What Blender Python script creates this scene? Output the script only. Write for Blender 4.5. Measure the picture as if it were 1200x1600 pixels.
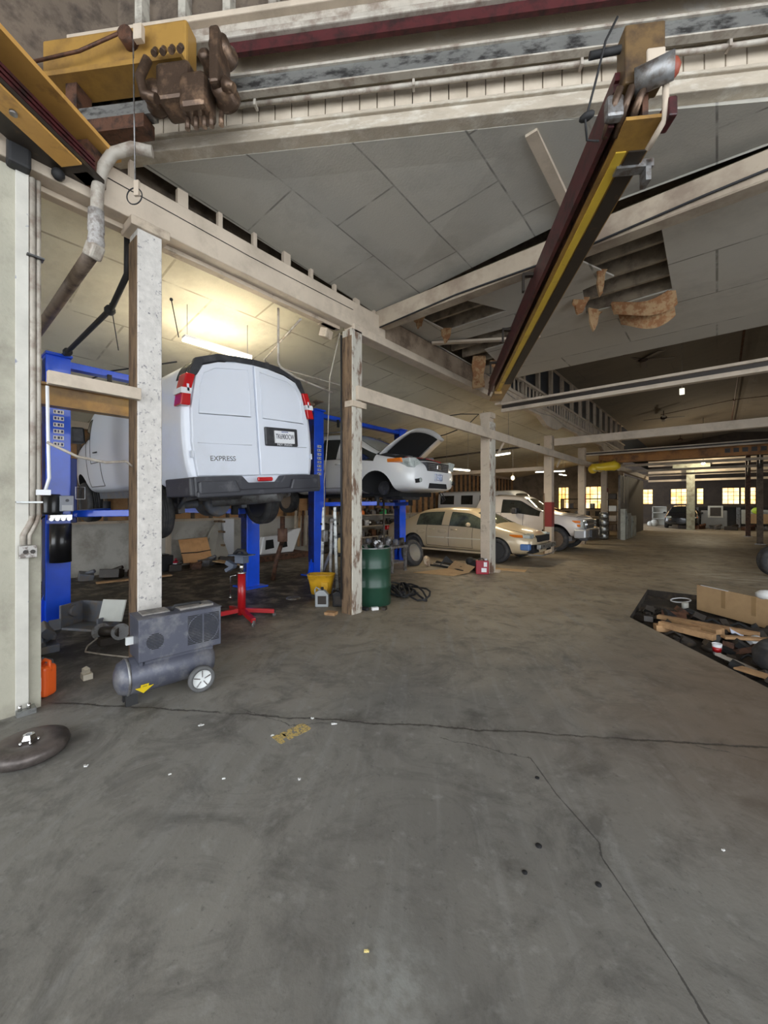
import bpy, bmesh, math, random
from mathutils import Vector, Matrix, Euler
from mathutils.geometry import tessellate_polygon
random.seed(7)
R = math.radians
PI = math.pi
for o in list(bpy.data.objects): bpy.data.objects.remove(o)
scene = bpy.context.scene
COL = scene.collection

# ---------------------------------------------------------------- camera
# World frame: +Y runs along the row of wooden posts, +X points from the bays to the aisle.
cam_data = bpy.data.cameras.new('camera')
cam = bpy.data.objects.new('camera', cam_data)
COL.objects.link(cam)
cam.location = (0, 0, 1.55)
cam.rotation_euler = (R(90), 0, R(40))
cam_data.sensor_fit = 'HORIZONTAL'
cam_data.sensor_width = 36.0
cam_data.lens = 620 / 1200 * 36
cam_data.shift_y = -12 / 1200
cam_data.clip_start = 0.05
cam_data.clip_end = 300
scene.camera = cam

# ---------------------------------------------------------------- daylight
world = bpy.data.worlds.new('daylight')
scene.world = world
world.use_nodes = True
wn = world.node_tree.nodes['Background']
wn.inputs[0].default_value = (0.90, 0.95, 1.0, 1)
wn.inputs[1].default_value = WORLD_STRENGTH = 2.6
scene.view_settings.view_transform = 'Standard'
scene.view_settings.look = 'None'
scene.view_settings.gamma = 1
scene.view_settings.use_curve_mapping = False
scene.view_settings.exposure = 0.72

# ---------------------------------------------------------------- materials
def _n(nt, t, **kw):
    n = nt.nodes.new(t)
    for k, v in kw.items(): setattr(n, k, v)
    return n
def _m(nt, op, a, b=None, c=None, clamp=False):
    n = nt.nodes.new('ShaderNodeMath'); n.operation = op; n.use_clamp = clamp
    for i, v in enumerate((a, b, c)):
        if v is None: continue
        if isinstance(v, (int, float)): n.inputs[i].default_value = v
        else: nt.links.new(v, n.inputs[i])
    return n.outputs[0]
def _mix(nt, f, a, b, mode='MIX'):
    n = nt.nodes.new('ShaderNodeMix'); n.data_type = 'RGBA'; n.blend_type = mode
    for i, v in ((0, f), (6, a), (7, b)):
        if isinstance(v, (int, float)): n.inputs[i].default_value = v
        elif isinstance(v, tuple): n.inputs[i].default_value = (*v[:3], 1)
        else: nt.links.new(v, n.inputs[i])
    return n.outputs[2]
def _noise(nt, co, scale, detail=5, rough=.6, dist=0):
    n = nt.nodes.new('ShaderNodeTexNoise'); nt.links.new(co, n.inputs['Vector'])
    n.inputs['Scale'].default_value = scale; n.inputs['Detail'].default_value = detail
    n.inputs['Roughness'].default_value = rough; n.inputs['Distortion'].default_value = dist
    return n.outputs['Fac']
def _ramp(nt, f, a, b):
    n = nt.nodes.new('ShaderNodeMapRange'); nt.links.new(f, n.inputs[0])
    n.inputs[1].default_value = a; n.inputs[2].default_value = b
    return n.outputs[0]
def _new(name):
    m = bpy.data.materials.new(name); m.use_nodes = True
    nt = m.node_tree; b = nt.nodes['Principled BSDF']
    tc = nt.nodes.new('ShaderNodeTexCoord')
    return m, nt, b, tc.outputs['Object']
MATS = {}
def mat(name, col, rough=.6, metal=0, col2=None, scale=4, lo=.45, hi=.65, bump=0, bscale=30, emit=0, coat=0, var=.12, stretch=None, spec=.5, alpha=None):
    """col with soft brightness variation; col2 = second colour (dirt, peeled paint) in noise patches"""
    if name in MATS: return MATS[name]
    m, nt, b, co = _new(name)
    if stretch:
        mp = nt.nodes.new('ShaderNodeMapping'); nt.links.new(co, mp.inputs[0]); mp.inputs['Scale'].default_value = stretch
        co = mp.outputs[0]
    f = _noise(nt, co, scale * .6)
    c = _mix(nt, _ramp(nt, f, .3, .7), tuple(x * (1 - var) for x in col), tuple(min(1, x * (1 + var)) for x in col))
    if col2:
        f2 = _noise(nt, co, scale, 8, .65)
        c = _mix(nt, _ramp(nt, f2, lo, hi), c, col2)
    nt.links.new(c, b.inputs['Base Color'])
    b.inputs['Roughness'].default_value = rough; b.inputs['Metallic'].default_value = metal
    b.inputs['Specular IOR Level'].default_value = spec
    if coat:
        b.inputs['Coat Weight'].default_value = coat; b.inputs['Coat Roughness'].default_value = .04
    if emit:
        nt.links.new(c, b.inputs['Emission Color']); b.inputs['Emission Strength'].default_value = emit
    if bump:
        bn = nt.nodes.new('ShaderNodeBump'); bn.inputs['Strength'].default_value = bump; bn.inputs['Distance'].default_value = .01
        nt.links.new(_noise(nt, co, bscale, 6), bn.inputs['Height']); nt.links.new(bn.outputs[0], b.inputs['Normal'])
    MATS[name] = m
    return m
def panel_mat(name, col, seam, bw, bh, stain, rot=0, lo=.5, hi=.75, mortar=.012):
    """painted board ceiling with staggered seams"""
    m, nt, b, co = _new(name)
    mp = nt.nodes.new('ShaderNodeMapping'); nt.links.new(co, mp.inputs[0]); mp.inputs['Rotation'].default_value = (0, 0, rot)
    br = nt.nodes.new('ShaderNodeTexBrick'); nt.links.new(mp.outputs[0], br.inputs['Vector'])
    br.inputs['Scale'].default_value = 1; br.inputs['Brick Width'].default_value = bw; br.inputs['Row Height'].default_value = bh
    br.inputs['Mortar Size'].default_value = mortar; br.inputs['Mortar Smooth'].default_value = .6
    br.inputs['Color1'].default_value = (*[x * .9 for x in col], 1); br.inputs['Color2'].default_value = (*col, 1)
    br.inputs['Mortar'].default_value = (*seam, 1)
    f0 = _noise(nt, co, 3, 4)
    c0 = _mix(nt, _ramp(nt, f0, .36, .54), (*[x * .92 for x in col],), br.outputs['Color'])   # seams fade in and out
    f = _noise(nt, co, .9, 6, .7)
    c = _mix(nt, _m(nt, 'MULTIPLY', _ramp(nt, f, lo, hi), .6), c0, stain)
    nt.links.new(c, b.inputs['Base Color']); b.inputs['Roughness'].default_value = .85
    bn = nt.nodes.new('ShaderNodeBump'); bn.inputs['Strength'].default_value = .3; bn.inputs['Distance'].default_value = .008
    nt.links.new(_noise(nt, co, 45, 4), bn.inputs['Height']); nt.links.new(bn.outputs[0], b.inputs['Normal'])
    return m
def glow(name, col, strength):
    m = bpy.data.materials.new(name); m.use_nodes = True; nt = m.node_tree; b = nt.nodes['Principled BSDF']
    b.inputs['Base Color'].default_value = (*col, 1); b.inputs['Emission Color'].default_value = (*col, 1)
    b.inputs['Emission Strength'].default_value = strength
    return m

def floor_mat():
    m, nt, b, co = _new('stained_concrete')
    sx = nt.nodes.new('ShaderNodeSeparateXYZ'); nt.links.new(co, sx.inputs[0])
    X, Y = sx.outputs[0], sx.outputs[1]
    # near-hall axes: u along the slab joint, v straight into the picture
    u = _m(nt, 'ADD', _m(nt, 'MULTIPLY', X, .836), _m(nt, 'MULTIPLY', Y, .549))
    v = _m(nt, 'ADD', _m(nt, 'MULTIPLY', X, -.549), _m(nt, 'MULTIPLY', Y, .836))
    cb = nt.nodes.new('ShaderNodeCombineXYZ'); nt.links.new(u, cb.inputs[0]); nt.links.new(v, cb.inputs[1]); cuv = cb.outputs[0]
    n1 = _noise(nt, co, .55, 6, .6, .6); n2 = _noise(nt, co, 3.2, 8, .68, .4); n3 = _noise(nt, co, 26, 6, .7)
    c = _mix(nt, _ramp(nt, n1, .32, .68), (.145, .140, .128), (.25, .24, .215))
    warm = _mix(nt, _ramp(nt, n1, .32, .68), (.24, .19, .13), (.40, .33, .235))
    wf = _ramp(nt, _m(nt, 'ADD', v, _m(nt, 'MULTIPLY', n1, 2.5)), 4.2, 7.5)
    c = _mix(nt, wf, c, warm)  # warmer floor deeper in, partly the warm light put into the colour
    # tyre and sweeping streaks running into the hall
    mp = nt.nodes.new('ShaderNodeMapping'); nt.links.new(cuv, mp.inputs[0]); mp.inputs['Scale'].default_value = (1, .07, 1); mp.inputs['Rotation'].default_value = (0, 0, R(9))
    s1 = _noise(nt, mp.outputs[0], 9, 4, .6, .2)
    c = _mix(nt, _m(nt, 'MULTIPLY', _ramp(nt, s1, .52, .72), .38), c, (.30, .30, .285))
    c = _mix(nt, _m(nt, 'MULTIPLY', _ramp(nt, n2, .52, .74), .6), c, (.05, .047, .042))
    c = _mix(nt, _m(nt, 'MULTIPLY', _ramp(nt, _noise(nt, co, 1.5, 9, .75, 1.2), .50, .66), .6), c, (.07, .066, .06))
    c = _mix(nt, _m(nt, 'MULTIPLY', _ramp(nt, n3, .60, .72), .6), c, (.05, .048, .044))
    c = _mix(nt, _m(nt, 'MULTIPLY', _ramp(nt, _noise(nt, co, 11, 5, .6), .58, .75), .5), c, (.33, .33, .31))
    # oil-soaked floor of the work bays
    q = _ramp(nt, _m(nt, 'ADD', X, _m(nt, 'MULTIPLY', n1, 1.6)), -3.1, -4.3)
    qy = _ramp(nt, _m(nt, 'ADD', Y, _m(nt, 'MULTIPLY', n1, 3)), 9.6, 7.0)
    oil = _m(nt, 'MULTIPLY', _m(nt, 'MULTIPLY', q, qy), _ramp(nt, n2, .30, .52), clamp=True)
    c = _mix(nt, _m(nt, 'MULTIPLY', oil, .86), c, (.022, .019, .016))
    # rusty brown soil by the pit
    pd = _ramp(nt, _m(nt, 'ADD', _m(nt, 'MULTIPLY', n2, .9), _m(nt, 'ABSOLUTE', _m(nt, 'SUBTRACT', X, .15))), 1.9, .6)
    pe = _ramp(nt, _m(nt, 'ABSOLUTE', _m(nt, 'SUBTRACT', Y, 4.2)), 2.2, .8)
    c = _mix(nt, _m(nt, 'MULTIPLY', _m(nt, 'MULTIPLY', pd, pe), .6), c, (.14, .088, .05))
    # joint between the two slabs
    wob = _m(nt, 'MULTIPLY', _m(nt, 'SUBTRACT', _noise(nt, co, 3.5, 8, .75), .5), .13)
    dj = _m(nt, 'ABSOLUTE', _m(nt, 'SUBTRACT', _m(nt, 'ADD', v, wob), 2.79))
    jm = _m(nt, 'MULTIPLY', _ramp(nt, dj, .014, .004), _ramp(nt, _noise(nt, co, 2.2, 5), .34, .48))
    c = _mix(nt, _m(nt, 'MULTIPLY', jm, .85), c, (.035, .03, .026))
    halo = _m(nt, 'MULTIPLY', _ramp(nt, dj, .10, .0), _ramp(nt, n2, .45, .6))
    c = _mix(nt, _m(nt, 'MULTIPLY', halo, .5), c, (.06, .052, .045))
    # hairline cracks
    crk = None
    for pl in CRACKS:
        for (x0, y0), (x1, y1) in zip(pl, pl[1:]):
            dx, dy = x1 - x0, y1 - y0; L2 = dx * dx + dy * dy
            ax = _m(nt, 'SUBTRACT', _m(nt, 'ADD', X, _m(nt, 'MULTIPLY', wob, 1.1)), x0); ay = _m(nt, 'SUBTRACT', _m(nt, 'SUBTRACT', Y, _m(nt, 'MULTIPLY', wob, .9)), y0)
            t = _m(nt, 'DIVIDE', _m(nt, 'ADD', _m(nt, 'MULTIPLY', ax, dx), _m(nt, 'MULTIPLY', ay, dy)), L2, clamp=True)
            ex = _m(nt, 'SUBTRACT', ax, _m(nt, 'MULTIPLY', t, dx)); ey = _m(nt, 'SUBTRACT', ay, _m(nt, 'MULTIPLY', t, dy))
            dd = _m(nt, 'SQRT', _m(nt, 'ADD', _m(nt, 'MULTIPLY', ex, ex), _m(nt, 'MULTIPLY', ey, ey)))
            crk = dd if crk is None else _m(nt, 'MINIMUM', crk, dd)
    cw = _m(nt, 'MULTIPLY', _noise(nt, co, 14, 4), .010)
    cm = _m(nt, 'LESS_THAN', crk, _m(nt, 'SUBTRACT', cw, .0015))
    c = _mix(nt, _m(nt, 'MULTIPLY', cm, .75), c, (.04, .038, .035))
    # pale streaks painting the bright patch of light at the right of the aisle
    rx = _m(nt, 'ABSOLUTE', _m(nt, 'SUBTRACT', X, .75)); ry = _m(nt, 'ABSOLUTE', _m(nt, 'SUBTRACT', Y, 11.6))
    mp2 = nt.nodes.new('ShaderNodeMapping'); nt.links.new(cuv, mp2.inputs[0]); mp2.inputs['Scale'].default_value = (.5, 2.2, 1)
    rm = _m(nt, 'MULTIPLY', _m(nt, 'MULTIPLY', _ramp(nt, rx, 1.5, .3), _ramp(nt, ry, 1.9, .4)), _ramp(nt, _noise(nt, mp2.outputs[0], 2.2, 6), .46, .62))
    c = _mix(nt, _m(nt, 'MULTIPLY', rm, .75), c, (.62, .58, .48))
    # scraped pale patch
    px = _m(nt, 'SUBTRACT', X, -.80); py = _m(nt, 'SUBTRACT', Y, .98)
    pr = _m(nt, 'SQRT', _m(nt, 'ADD', _m(nt, 'MULTIPLY', px, px), _m(nt, 'MULTIPLY', py, py)))
    pm = _m(nt, 'MULTIPLY', _ramp(nt, pr, .24, .06), _ramp(nt, _noise(nt, co, 16, 5), .36, .6))
    c = _mix(nt, _m(nt, 'MULTIPLY', pm, .55), c, (.34, .35, .33))
    nt.links.new(c, b.inputs['Base Color'])
    nt.links.new(_ramp(nt, n2, .25, 1.1), b.inputs['Roughness'])
    b.inputs['Specular IOR Level'].default_value = .38
    rr = _m(nt, 'ADD', _m(nt, 'MULTIPLY', n2, .5), .33); nt.links.new(rr, b.inputs['Roughness'])
    bn = nt.nodes.new('ShaderNodeBump'); bn.inputs['Strength'].default_value = .35; bn.inputs['Distance'].default_value = .01
    h = _m(nt, 'SUBTRACT', _m(nt, 'ADD', _m(nt, 'MULTIPLY', n3, .5), n2), _m(nt, 'MULTIPLY', _m(nt, 'MAXIMUM', jm, cm), 1.2))
    nt.links.new(h, bn.inputs['Height']); nt.links.new(bn.outputs[0], b.inputs['Normal'])
    return m

# ---------------------------------------------------------------- mesh building
class MB:
    def __init__(s): s.v = []; s.f = []; s.sm = []
    def add(s, vs, fs, smooth=False, M=None):
        o = len(s.v)
        s.v += [(M @ Vector(p)) if M else Vector(p) for p in vs]
        s.f += [[i + o for i in f] for f in fs]; s.sm += [smooth] * len(fs)
        return s
    def box(s, c, d, rot=None, M=None):
        x, y, z = (k / 2 for k in d)
        vs = [Vector(p) for p in ((-x,-y,-z),(x,-y,-z),(x,y,-z),(-x,y,-z),(-x,-y,z),(x,-y,z),(x,y,z),(-x,y,z))]
        if rot is not None: e = Euler(rot).to_matrix(); vs = [e @ p for p in vs]
        return s.add([p + Vector(c) for p in vs], [(0,3,2,1),(4,5,6,7),(0,1,5,4),(1,2,6,5),(2,3,7,6),(3,0,4,7)], False, M)
    def bx(s, a, b, M=None):
        return s.box([(a[i] + b[i]) / 2 for i in range(3)], [abs(b[i] - a[i]) for i in range(3)], None, M)
    def bar(s, p, q, w, h, up=(0, 0, 1)):
        p, q = Vector(p), Vector(q); d = (q - p).normalized(); u = Vector(up)
        sd = d.cross(u)
        if sd.length < 1e-4: sd = d.cross(Vector((1, 0, 0)))
        sd.normalize(); u = sd.cross(d).normalized()
        vs = [e + sd * a * w / 2 + u * b_ * h / 2 for e in (p, q) for a, b_ in ((-1,-1),(1,-1),(1,1),(-1,1))]
        return s.add(vs, [(0,3,2,1),(4,5,6,7),(0,1,5,4),(1,2,6,5),(2,3,7,6),(3,0,4,7)])
    def tube(s, pts, r, n=8, cap=True):
        pts = [Vector(p) for p in pts]; rs = r if isinstance(r, (list, tuple)) else [r] * len(pts)
        o = len(s.v); prev = None
        for i, p in enumerate(pts):
            d = (pts[min(i + 1, len(pts) - 1)] - pts[max(i - 1, 0)]).normalized()
            a = prev if prev is not None else (Vector((0, 0, 1)) if abs(d.z) < .9 else Vector((1, 0, 0)))
            a = (a - d * a.dot(d)).normalized(); b_ = d.cross(a); prev = a
            for k in range(n):
                t = 2 * PI * k / n; s.v.append(p + (a * math.cos(t) + b_ * math.sin(t)) * rs[i])
        for i in range(len(pts) - 1):
            for k in range(n):
                s.f.append([o + i*n + k, o + i*n + (k+1) % n, o + (i+1)*n + (k+1) % n, o + (i+1)*n + k]); s.sm.append(True)
        if cap:
            s.f.append([o + k for k in range(n)][::-1]); s.sm.append(False)
            s.f.append([o + (len(pts)-1)*n + k for k in range(n)]); s.sm.append(False)
        return s
    def cyl(s, p, q, r, n=20, r2=None): return s.tube([p, q], [r, r if r2 is None else r2], n)
    def lathe(s, prof, c=(0,0,0), axis='Z', n=24, smooth=True, M=None, closed=False):
        """prof = [(radius, height)...] around an axis through c"""
        ax = {'Z': Matrix.Identity(3), 'X': Matrix(((0,0,1),(0,1,0),(-1,0,0))), 'Y': Matrix(((1,0,0),(0,0,1),(0,-1,0)))}[axis]
        vs = []
        for r, h in prof:
            for k in range(n):
                t = 2*PI*k/n; vs.append(ax @ Vector((r*math.cos(t), r*math.sin(t), h)) + Vector(c))
        fs = []
        m = len(prof)
        for i in range(m if closed else m - 1):
            j = (i + 1) % m
            for k in range(n): fs.append((i*n+k, i*n+(k+1)%n, j*n+(k+1)%n, j*n+k))
        s.add(vs, fs, smooth, M)
        if not closed:
            o = len(s.v) - len(vs)
            if prof[0][0] > 1e-4: s.f.append([o+k for k in range(n)][::-1]); s.sm.append(False)
            if prof[-1][0] > 1e-4: s.f.append([o+(m-1)*n+k for k in range(n)]); s.sm.append(False)
        return s
    def prism(s, poly, a, b, axis='X', M=None):
        """2-D outline pushed from a to b along axis; outline is (y,z) for X, (x,z) for Y, (x,y) for Z"""
        def P(p, h): return {'X': (h, p[0], p[1]), 'Y': (p[0], h, p[1]), 'Z': (p[0], p[1], h)}[axis]
        n = len(poly); vs = [P(p, a) for p in poly] + [P(p, b) for p in poly]
        tri = tessellate_polygon([[Vector((p[0], p[1], 0)) for p in poly]])
        fs = [tuple(t) for t in tri] + [tuple(n + i for i in t[::-1]) for t in tri]
        fs += [(i, (i+1) % n, n + (i+1) % n, n + i) for i in range(n)]
        return s.add(vs, fs, False, M)
    def ball(s, c, r, n=12, sq=(1,1,1), M=None):
        m = n // 2; vs = [(c[0], c[1], c[2] - r*sq[2])]; fs = []
        for i in range(1, m):
            t = -PI/2 + PI*i/m
            for k in range(n):
                p = 2*PI*k/n; vs.append((c[0]+r*sq[0]*math.cos(t)*math.cos(p), c[1]+r*sq[1]*math.cos(t)*math.sin(p), c[2]+r*sq[2]*math.sin(t)))
        vs.append((c[0], c[1], c[2] + r*sq[2])); L = len(vs) - 1
        for k in range(n):
            fs.append((0, 1+(k+1)%n, 1+k)); fs.append((L, L-n+k, L-n+(k+1)%n))
            for i in range(m-2): a = 1+i*n; fs.append((a+k, a+(k+1)%n, a+n+(k+1)%n, a+n+k))
        return s.add(vs, fs, True, M)
    def build(s, name, material, parent=None, bevel=0, world=False, seg=2, fix=True):
        if world and parent is not None:
            Mi = parent.matrix_basis.inverted() if parent.parent is None else (parent.parent.matrix_basis @ parent.matrix_basis).inverted()
            vs = [Mi @ p for p in s.v]
        else: vs = s.v
        me = bpy.data.meshes.new(name); me.from_pydata([tuple(p) for p in vs], [], s.f)
        me.polygons.foreach_set('use_smooth', s.sm)
        if fix:
            bm = bmesh.new(); bm.from_mesh(me); bmesh.ops.recalc_face_normals(bm, faces=bm.faces); bm.to_mesh(me); bm.free()
        me.materials.append(material)
        o = bpy.data.objects.new(name, me); COL.objects.link(o)
        if parent is not None: o.parent = parent
        if bevel:
            bv = o.modifiers.new('bevel', 'BEVEL'); bv.width = bevel; bv.segments = seg; bv.limit_method = 'ANGLE'; bv.angle_limit = R(40)
            if seg > 1:
                pass
        return o
def tag(o, label, cat, group=None, kind=None):
    if label: o['label'] = label
    if cat: o['category'] = cat
    if group: o['group'] = group
    if kind: o['kind'] = kind
    return o
def struct(o): o['kind'] = 'structure'; return o
def plab(o, label): o['label'] = label; return o
def thing(name, label, cat, loc=(0,0,0), rot=(0,0,0), group=None):
    o = bpy.data.objects.new(name, None); COL.objects.link(o); o.empty_display_size = .1
    o.location = loc; o.rotation_euler = rot
    o.matrix_basis = Matrix.Translation(loc) @ Euler(rot).to_matrix().to_4x4()
    return tag(o, label, cat, group)
def base(o):
    """move the origin of a one-mesh thing to its foot"""
    vs = [v.co for v in o.data.vertices]
    c = Vector((sum(v.x for v in vs)/len(vs), sum(v.y for v in vs)/len(vs), min(v.z for v in vs)))
    for v in o.data.vertices: v.co -= c
    o.location = c
    return o
def dup(root, loc, rot=None, label=None):
    r = root.copy(); COL.objects.link(r); r.location = loc
    if rot is not None: r.rotation_euler = rot
    if label: r['label'] = label
    for ch in root.children:
        c = ch.copy(); COL.objects.link(c); c.parent = r
        for g in ch.children:
            d = g.copy(); COL.objects.link(d); d.parent = c
    return r
def text_mesh(name, body, size, material, parent, M, extrude=.002, bold=0):
    cu = bpy.data.curves.new(name, 'FONT'); cu.body = body; cu.size = size; cu.extrude = extrude; cu.align_x = 'CENTER'; cu.align_y = 'CENTER'; cu.offset = bold
    to = bpy.data.objects.new('tmp', cu); COL.objects.link(to)
    bpy.context.view_layer.update()
    dg = bpy.context.evaluated_depsgraph_get()
    me = bpy.data.meshes.new_from_object(to.evaluated_get(dg))
    bpy.data.objects.remove(to); bpy.data.curves.remove(cu)
    me.transform(M); me.materials.clear(); me.materials.append(material)
    o = bpy.data.objects.new(name, me); COL.objects.link(o)
    if parent: o.parent = parent
    return o
# near-hall frame: u along the overhead track, v straight away from the camera -> world x,y
def NW(u, v, z=None):
    r = u*.993 + v*.1175; d = -.1175*u + .993*v
    p = (.766*r - .643*d, .643*r + .766*d)
    return p if z is None else (p[0], p[1], z)
NEAR = R(33.28)      # heading of the near-hall u axis
def nbx(mb, u0, u1, v0, v1, z0, z1):
    """box aligned with the near hall"""
    ps = [NW(u, v) for u, v in ((u0,v0),(u1,v0),(u1,v1),(u0,v1))]
    vs = [(p[0], p[1], z) for z in (z0, z1) for p in ps]
    return mb.add(vs, [(0,3,2,1),(4,5,6,7),(0,1,5,4),(1,2,6,5),(2,3,7,6),(3,0,4,7)])
# ---------------------------------------------------------------- palette
CRACKS = [[(-1.39,2.25),(-.87,2.43),(-.66,2.22),(-.43,2.04),(-.39,1.95),(-.22,1.77),(-.10,1.63),(-.02,1.53)],
          [(-.10,3.24),(.06,3.29),(.23,3.30)], [(-2.75,1.62),(-2.3,1.70),(-2.0,2.05)]]
cream = mat('cream_painted_timber', (.52,.43,.33), .7, col2=(.20,.155,.115), scale=5, lo=.55, hi=.78, bump=.25)
cream_clean = mat('cream_beam_paint', (.56,.47,.37), .65, col2=(.36,.30,.23), scale=3, lo=.5, hi=.8, bump=.2, bscale=20)
peel = mat('peeling_white_timber', (.52,.49,.42), .75, col2=(.17,.105,.07), scale=7, lo=.50, hi=.60, bump=.5, stretch=(1.4,1.4,.45))
speck = mat('speckled_white_timber', (.60,.57,.53), .7, col2=(.22,.21,.22), scale=26, lo=.58, hi=.66, bump=.4)
brown_wood = mat('weathered_brown_timber', (.20,.13,.075), .8, col2=(.07,.045,.03), scale=9, bump=.4, stretch=(2,2,.4))
dark_wood = mat('old_dark_joist', (.15,.115,.085), .85, col2=(.06,.045,.035), scale=6, bump=.3)
raw_wood = mat('raw_timber', (.42,.25,.12), .75, col2=(.25,.14,.07), scale=6, bump=.2)
torn = mat('torn_fibreboard', (.30,.14,.06), .9, col2=(.42,.27,.14), scale=10, lo=.45, hi=.55, bump=.8)
plaster = mat('grimy_cream_plaster', (.42,.40,.32), .8, col2=(.20,.18,.14), scale=2.2, lo=.45, hi=.75, bump=.4)
block = mat('whitewashed_block_wall', (.50,.48,.43), .85, col2=(.26,.23,.19), scale=1.6, lo=.48, hi=.72, bump=.5)
plywood = mat('orange_sheathing_board', (.52,.30,.14), .8, col2=(.34,.18,.08), scale=2.5, bump=.15, var=.2)
gray_steel = mat('galvanised_steel', (.42,.43,.42), .35, metal=.8, col2=(.10,.10,.10), scale=5, lo=.48, hi=.62, stretch=(1,1,2.5))
dull_steel = mat('dull_steel', (.30,.30,.30), .45, metal=.7, col2=(.14,.11,.09), scale=14)
chrome = mat('bright_metal', (.75,.75,.75), .18, metal=1, var=.03)
conduit_m = mat('painted_conduit', (.46,.42,.36), .5, col2=(.25,.20,.16), scale=8)
black_m = mat('black_rubber', (.018,.018,.019), .7, var=.3)
black_gloss = mat('black_enamel', (.012,.012,.014), .28, coat=.3, var=.2)
rusty = mat('rusty_brown_steel', (.13,.06,.035), .6, metal=.3, col2=(.03,.018,.014), scale=12, bump=.5)
iron = mat('oily_cast_iron', (.10,.065,.045), .38, metal=.55, col2=(.30,.19,.12), scale=9, lo=.5, hi=.7, bump=.3)
yellow_crane = mat('grimy_yellow_crane_paint', (.38,.215,.05), .42, col2=(.15,.08,.03), scale=2.5, lo=.42, hi=.68)
orange_crane = mat('orange_crane_paint', (.62,.34,.09), .5, col2=(.28,.14,.05), scale=5, lo=.55, hi=.75)
maroon = mat('maroon_conductor_bar', (.075,.014,.016), .45, col2=(.02,.008,.008), scale=10)
dark_strip = mat('dark_grease_steel', (.030,.022,.016), .5, col2=(.10,.06,.025), scale=6, lo=.6, hi=.75)
blue = mat('blue_lift_enamel', (.006,.085,.75), .32, coat=.4, var=.15)
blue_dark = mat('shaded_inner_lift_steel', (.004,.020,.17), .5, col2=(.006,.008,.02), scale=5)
white_tag = mat('white_decal', (.75,.76,.78), .5, var=.04)
red_m = mat('red_enamel', (.42,.008,.012), .35, coat=.3)
galv_dirty = mat('dusty_grey_steel', (.085,.09,.12), .42, col2=(.24,.235,.24), scale=4, lo=.5, hi=.72, metal=.2, bump=.15)
cardboard = mat('brown_cardboard', (.50,.33,.17), .85, var=.12, col2=(.42,.27,.14), scale=3)
paper = mat('white_paper', (.72,.72,.70), .8, var=.05)
grey_plastic = mat('grey_plastic', (.32,.34,.35), .45, col2=(.14,.14,.14), scale=9)
dirt = mat('black_dirt', (.035,.028,.022), .95, col2=(.10,.07,.045), scale=5, lo=.5, hi=.7, bump=1.0, bscale=14)

# ---------------------------------------------------------------- floor
def flat(name, outer, holes, z, material, thick=0):
    polys = [outer] + holes
    allp = [p for q in polys for p in q]
    tri = tessellate_polygon([[Vector((x, y, 0)) for x, y in q] for q in polys])
    mb = MB(); mb.add([(x, y, z) for x, y in allp], [tuple(t) for t in tri])
    if thick:
        mb.add([(x, y, z + thick) for x, y in allp], [tuple(t) for t in tri])
        o = 0
        for q in polys:
            for i, p in enumerate(q):
                r = q[(i+1) % len(q)]
                mb.add([(p[0],p[1],z),(r[0],r[1],z),(r[0],r[1],z+thick),(p[0],p[1],z+thick)], [(0,1,2,3)])
    return mb.build(name, material)
PIT = [(-.97,8.62),(-.92,6.35),(.33,4.65),(2.0,2.35),(3.6,2.35),(3.6,8.62)]
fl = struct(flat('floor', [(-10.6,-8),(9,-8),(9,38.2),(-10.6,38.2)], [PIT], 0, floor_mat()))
mb = MB()
for p, q in zip(PIT, PIT[1:] + PIT[:1]):
    mb.add([(p[0],p[1],0),(q[0],q[1],0),(q[0],q[1],-.12),(p[0],p[1],-.12)], [(0,1,2,3)])
tag(mb.build('pit_edge', dirt), None, None, kind='structure')
g = 60
vs, fs = [], []
for j in range(g+1):
    for i in range(g+1):
        x = -1.0 + 4.7*i/g; y = 2.3 + 6.4*j/g
        vs.append((x, y, -.10 + .035*math.sin(x*7.1+y*3.3)*math.cos(y*5.7-x*2) + random.uniform(-.012,.022)))
for j in range(g):
    for i in range(g): a = j*(g+1)+i; fs.append((a, a+1, a+g+2, a+g+1))
tag(MB().add(vs, fs, True).build('trim_9', dirt, fix=False), None, None, kind='structure').name = 'floor_pit_bottom'

# ---------------------------------------------------------------- walls
mb = MB(); mb.bx((-10.6,-8,0),(-10.4,26,1.12)); struct(mb.build('wall_left', block))
mb = MB(); mb.bx((-10.62,-8,1.12),(-10.5,26,3.6)); struct(mb.build('wall_left_boards', plywood))
mb = MB(); mb.bx((-10.5,-8,1.12),(-10.3,26,1.18)); mb.bx((-10.5,-8,3.16),(-10.32,26,3.3)); struct(mb.build('trim_1', cream))
mb = MB()
y = -7.8
while y < 25.8:
    mb.bx((-10.5,y,1.18),(-10.4,y+.06,3.2)); y += .48
struct(mb.build('wall_left_studs', dark_wood))
endw = mat('dim_tan_wall', (.27,.22,.17), .85, col2=(.16,.13,.10), scale=2)
def wall_holes(name, x0, x1, z0, z1, y, t, holes, m):
    mb = MB(); xs = [x0] + [v for h in holes for v in (h[0], h[1])] + [x1]
    for i in range(0, len(xs), 2): mb.bx((xs[i],y,z0),(xs[i+1],y+t,z1))
    for h in holes: mb.bx((h[0],y,z0),(h[1],y+t,h[2])); mb.bx((h[0],y,h[3]),(h[1],y+t,z1))
    return struct(mb.build(name, m))
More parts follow.
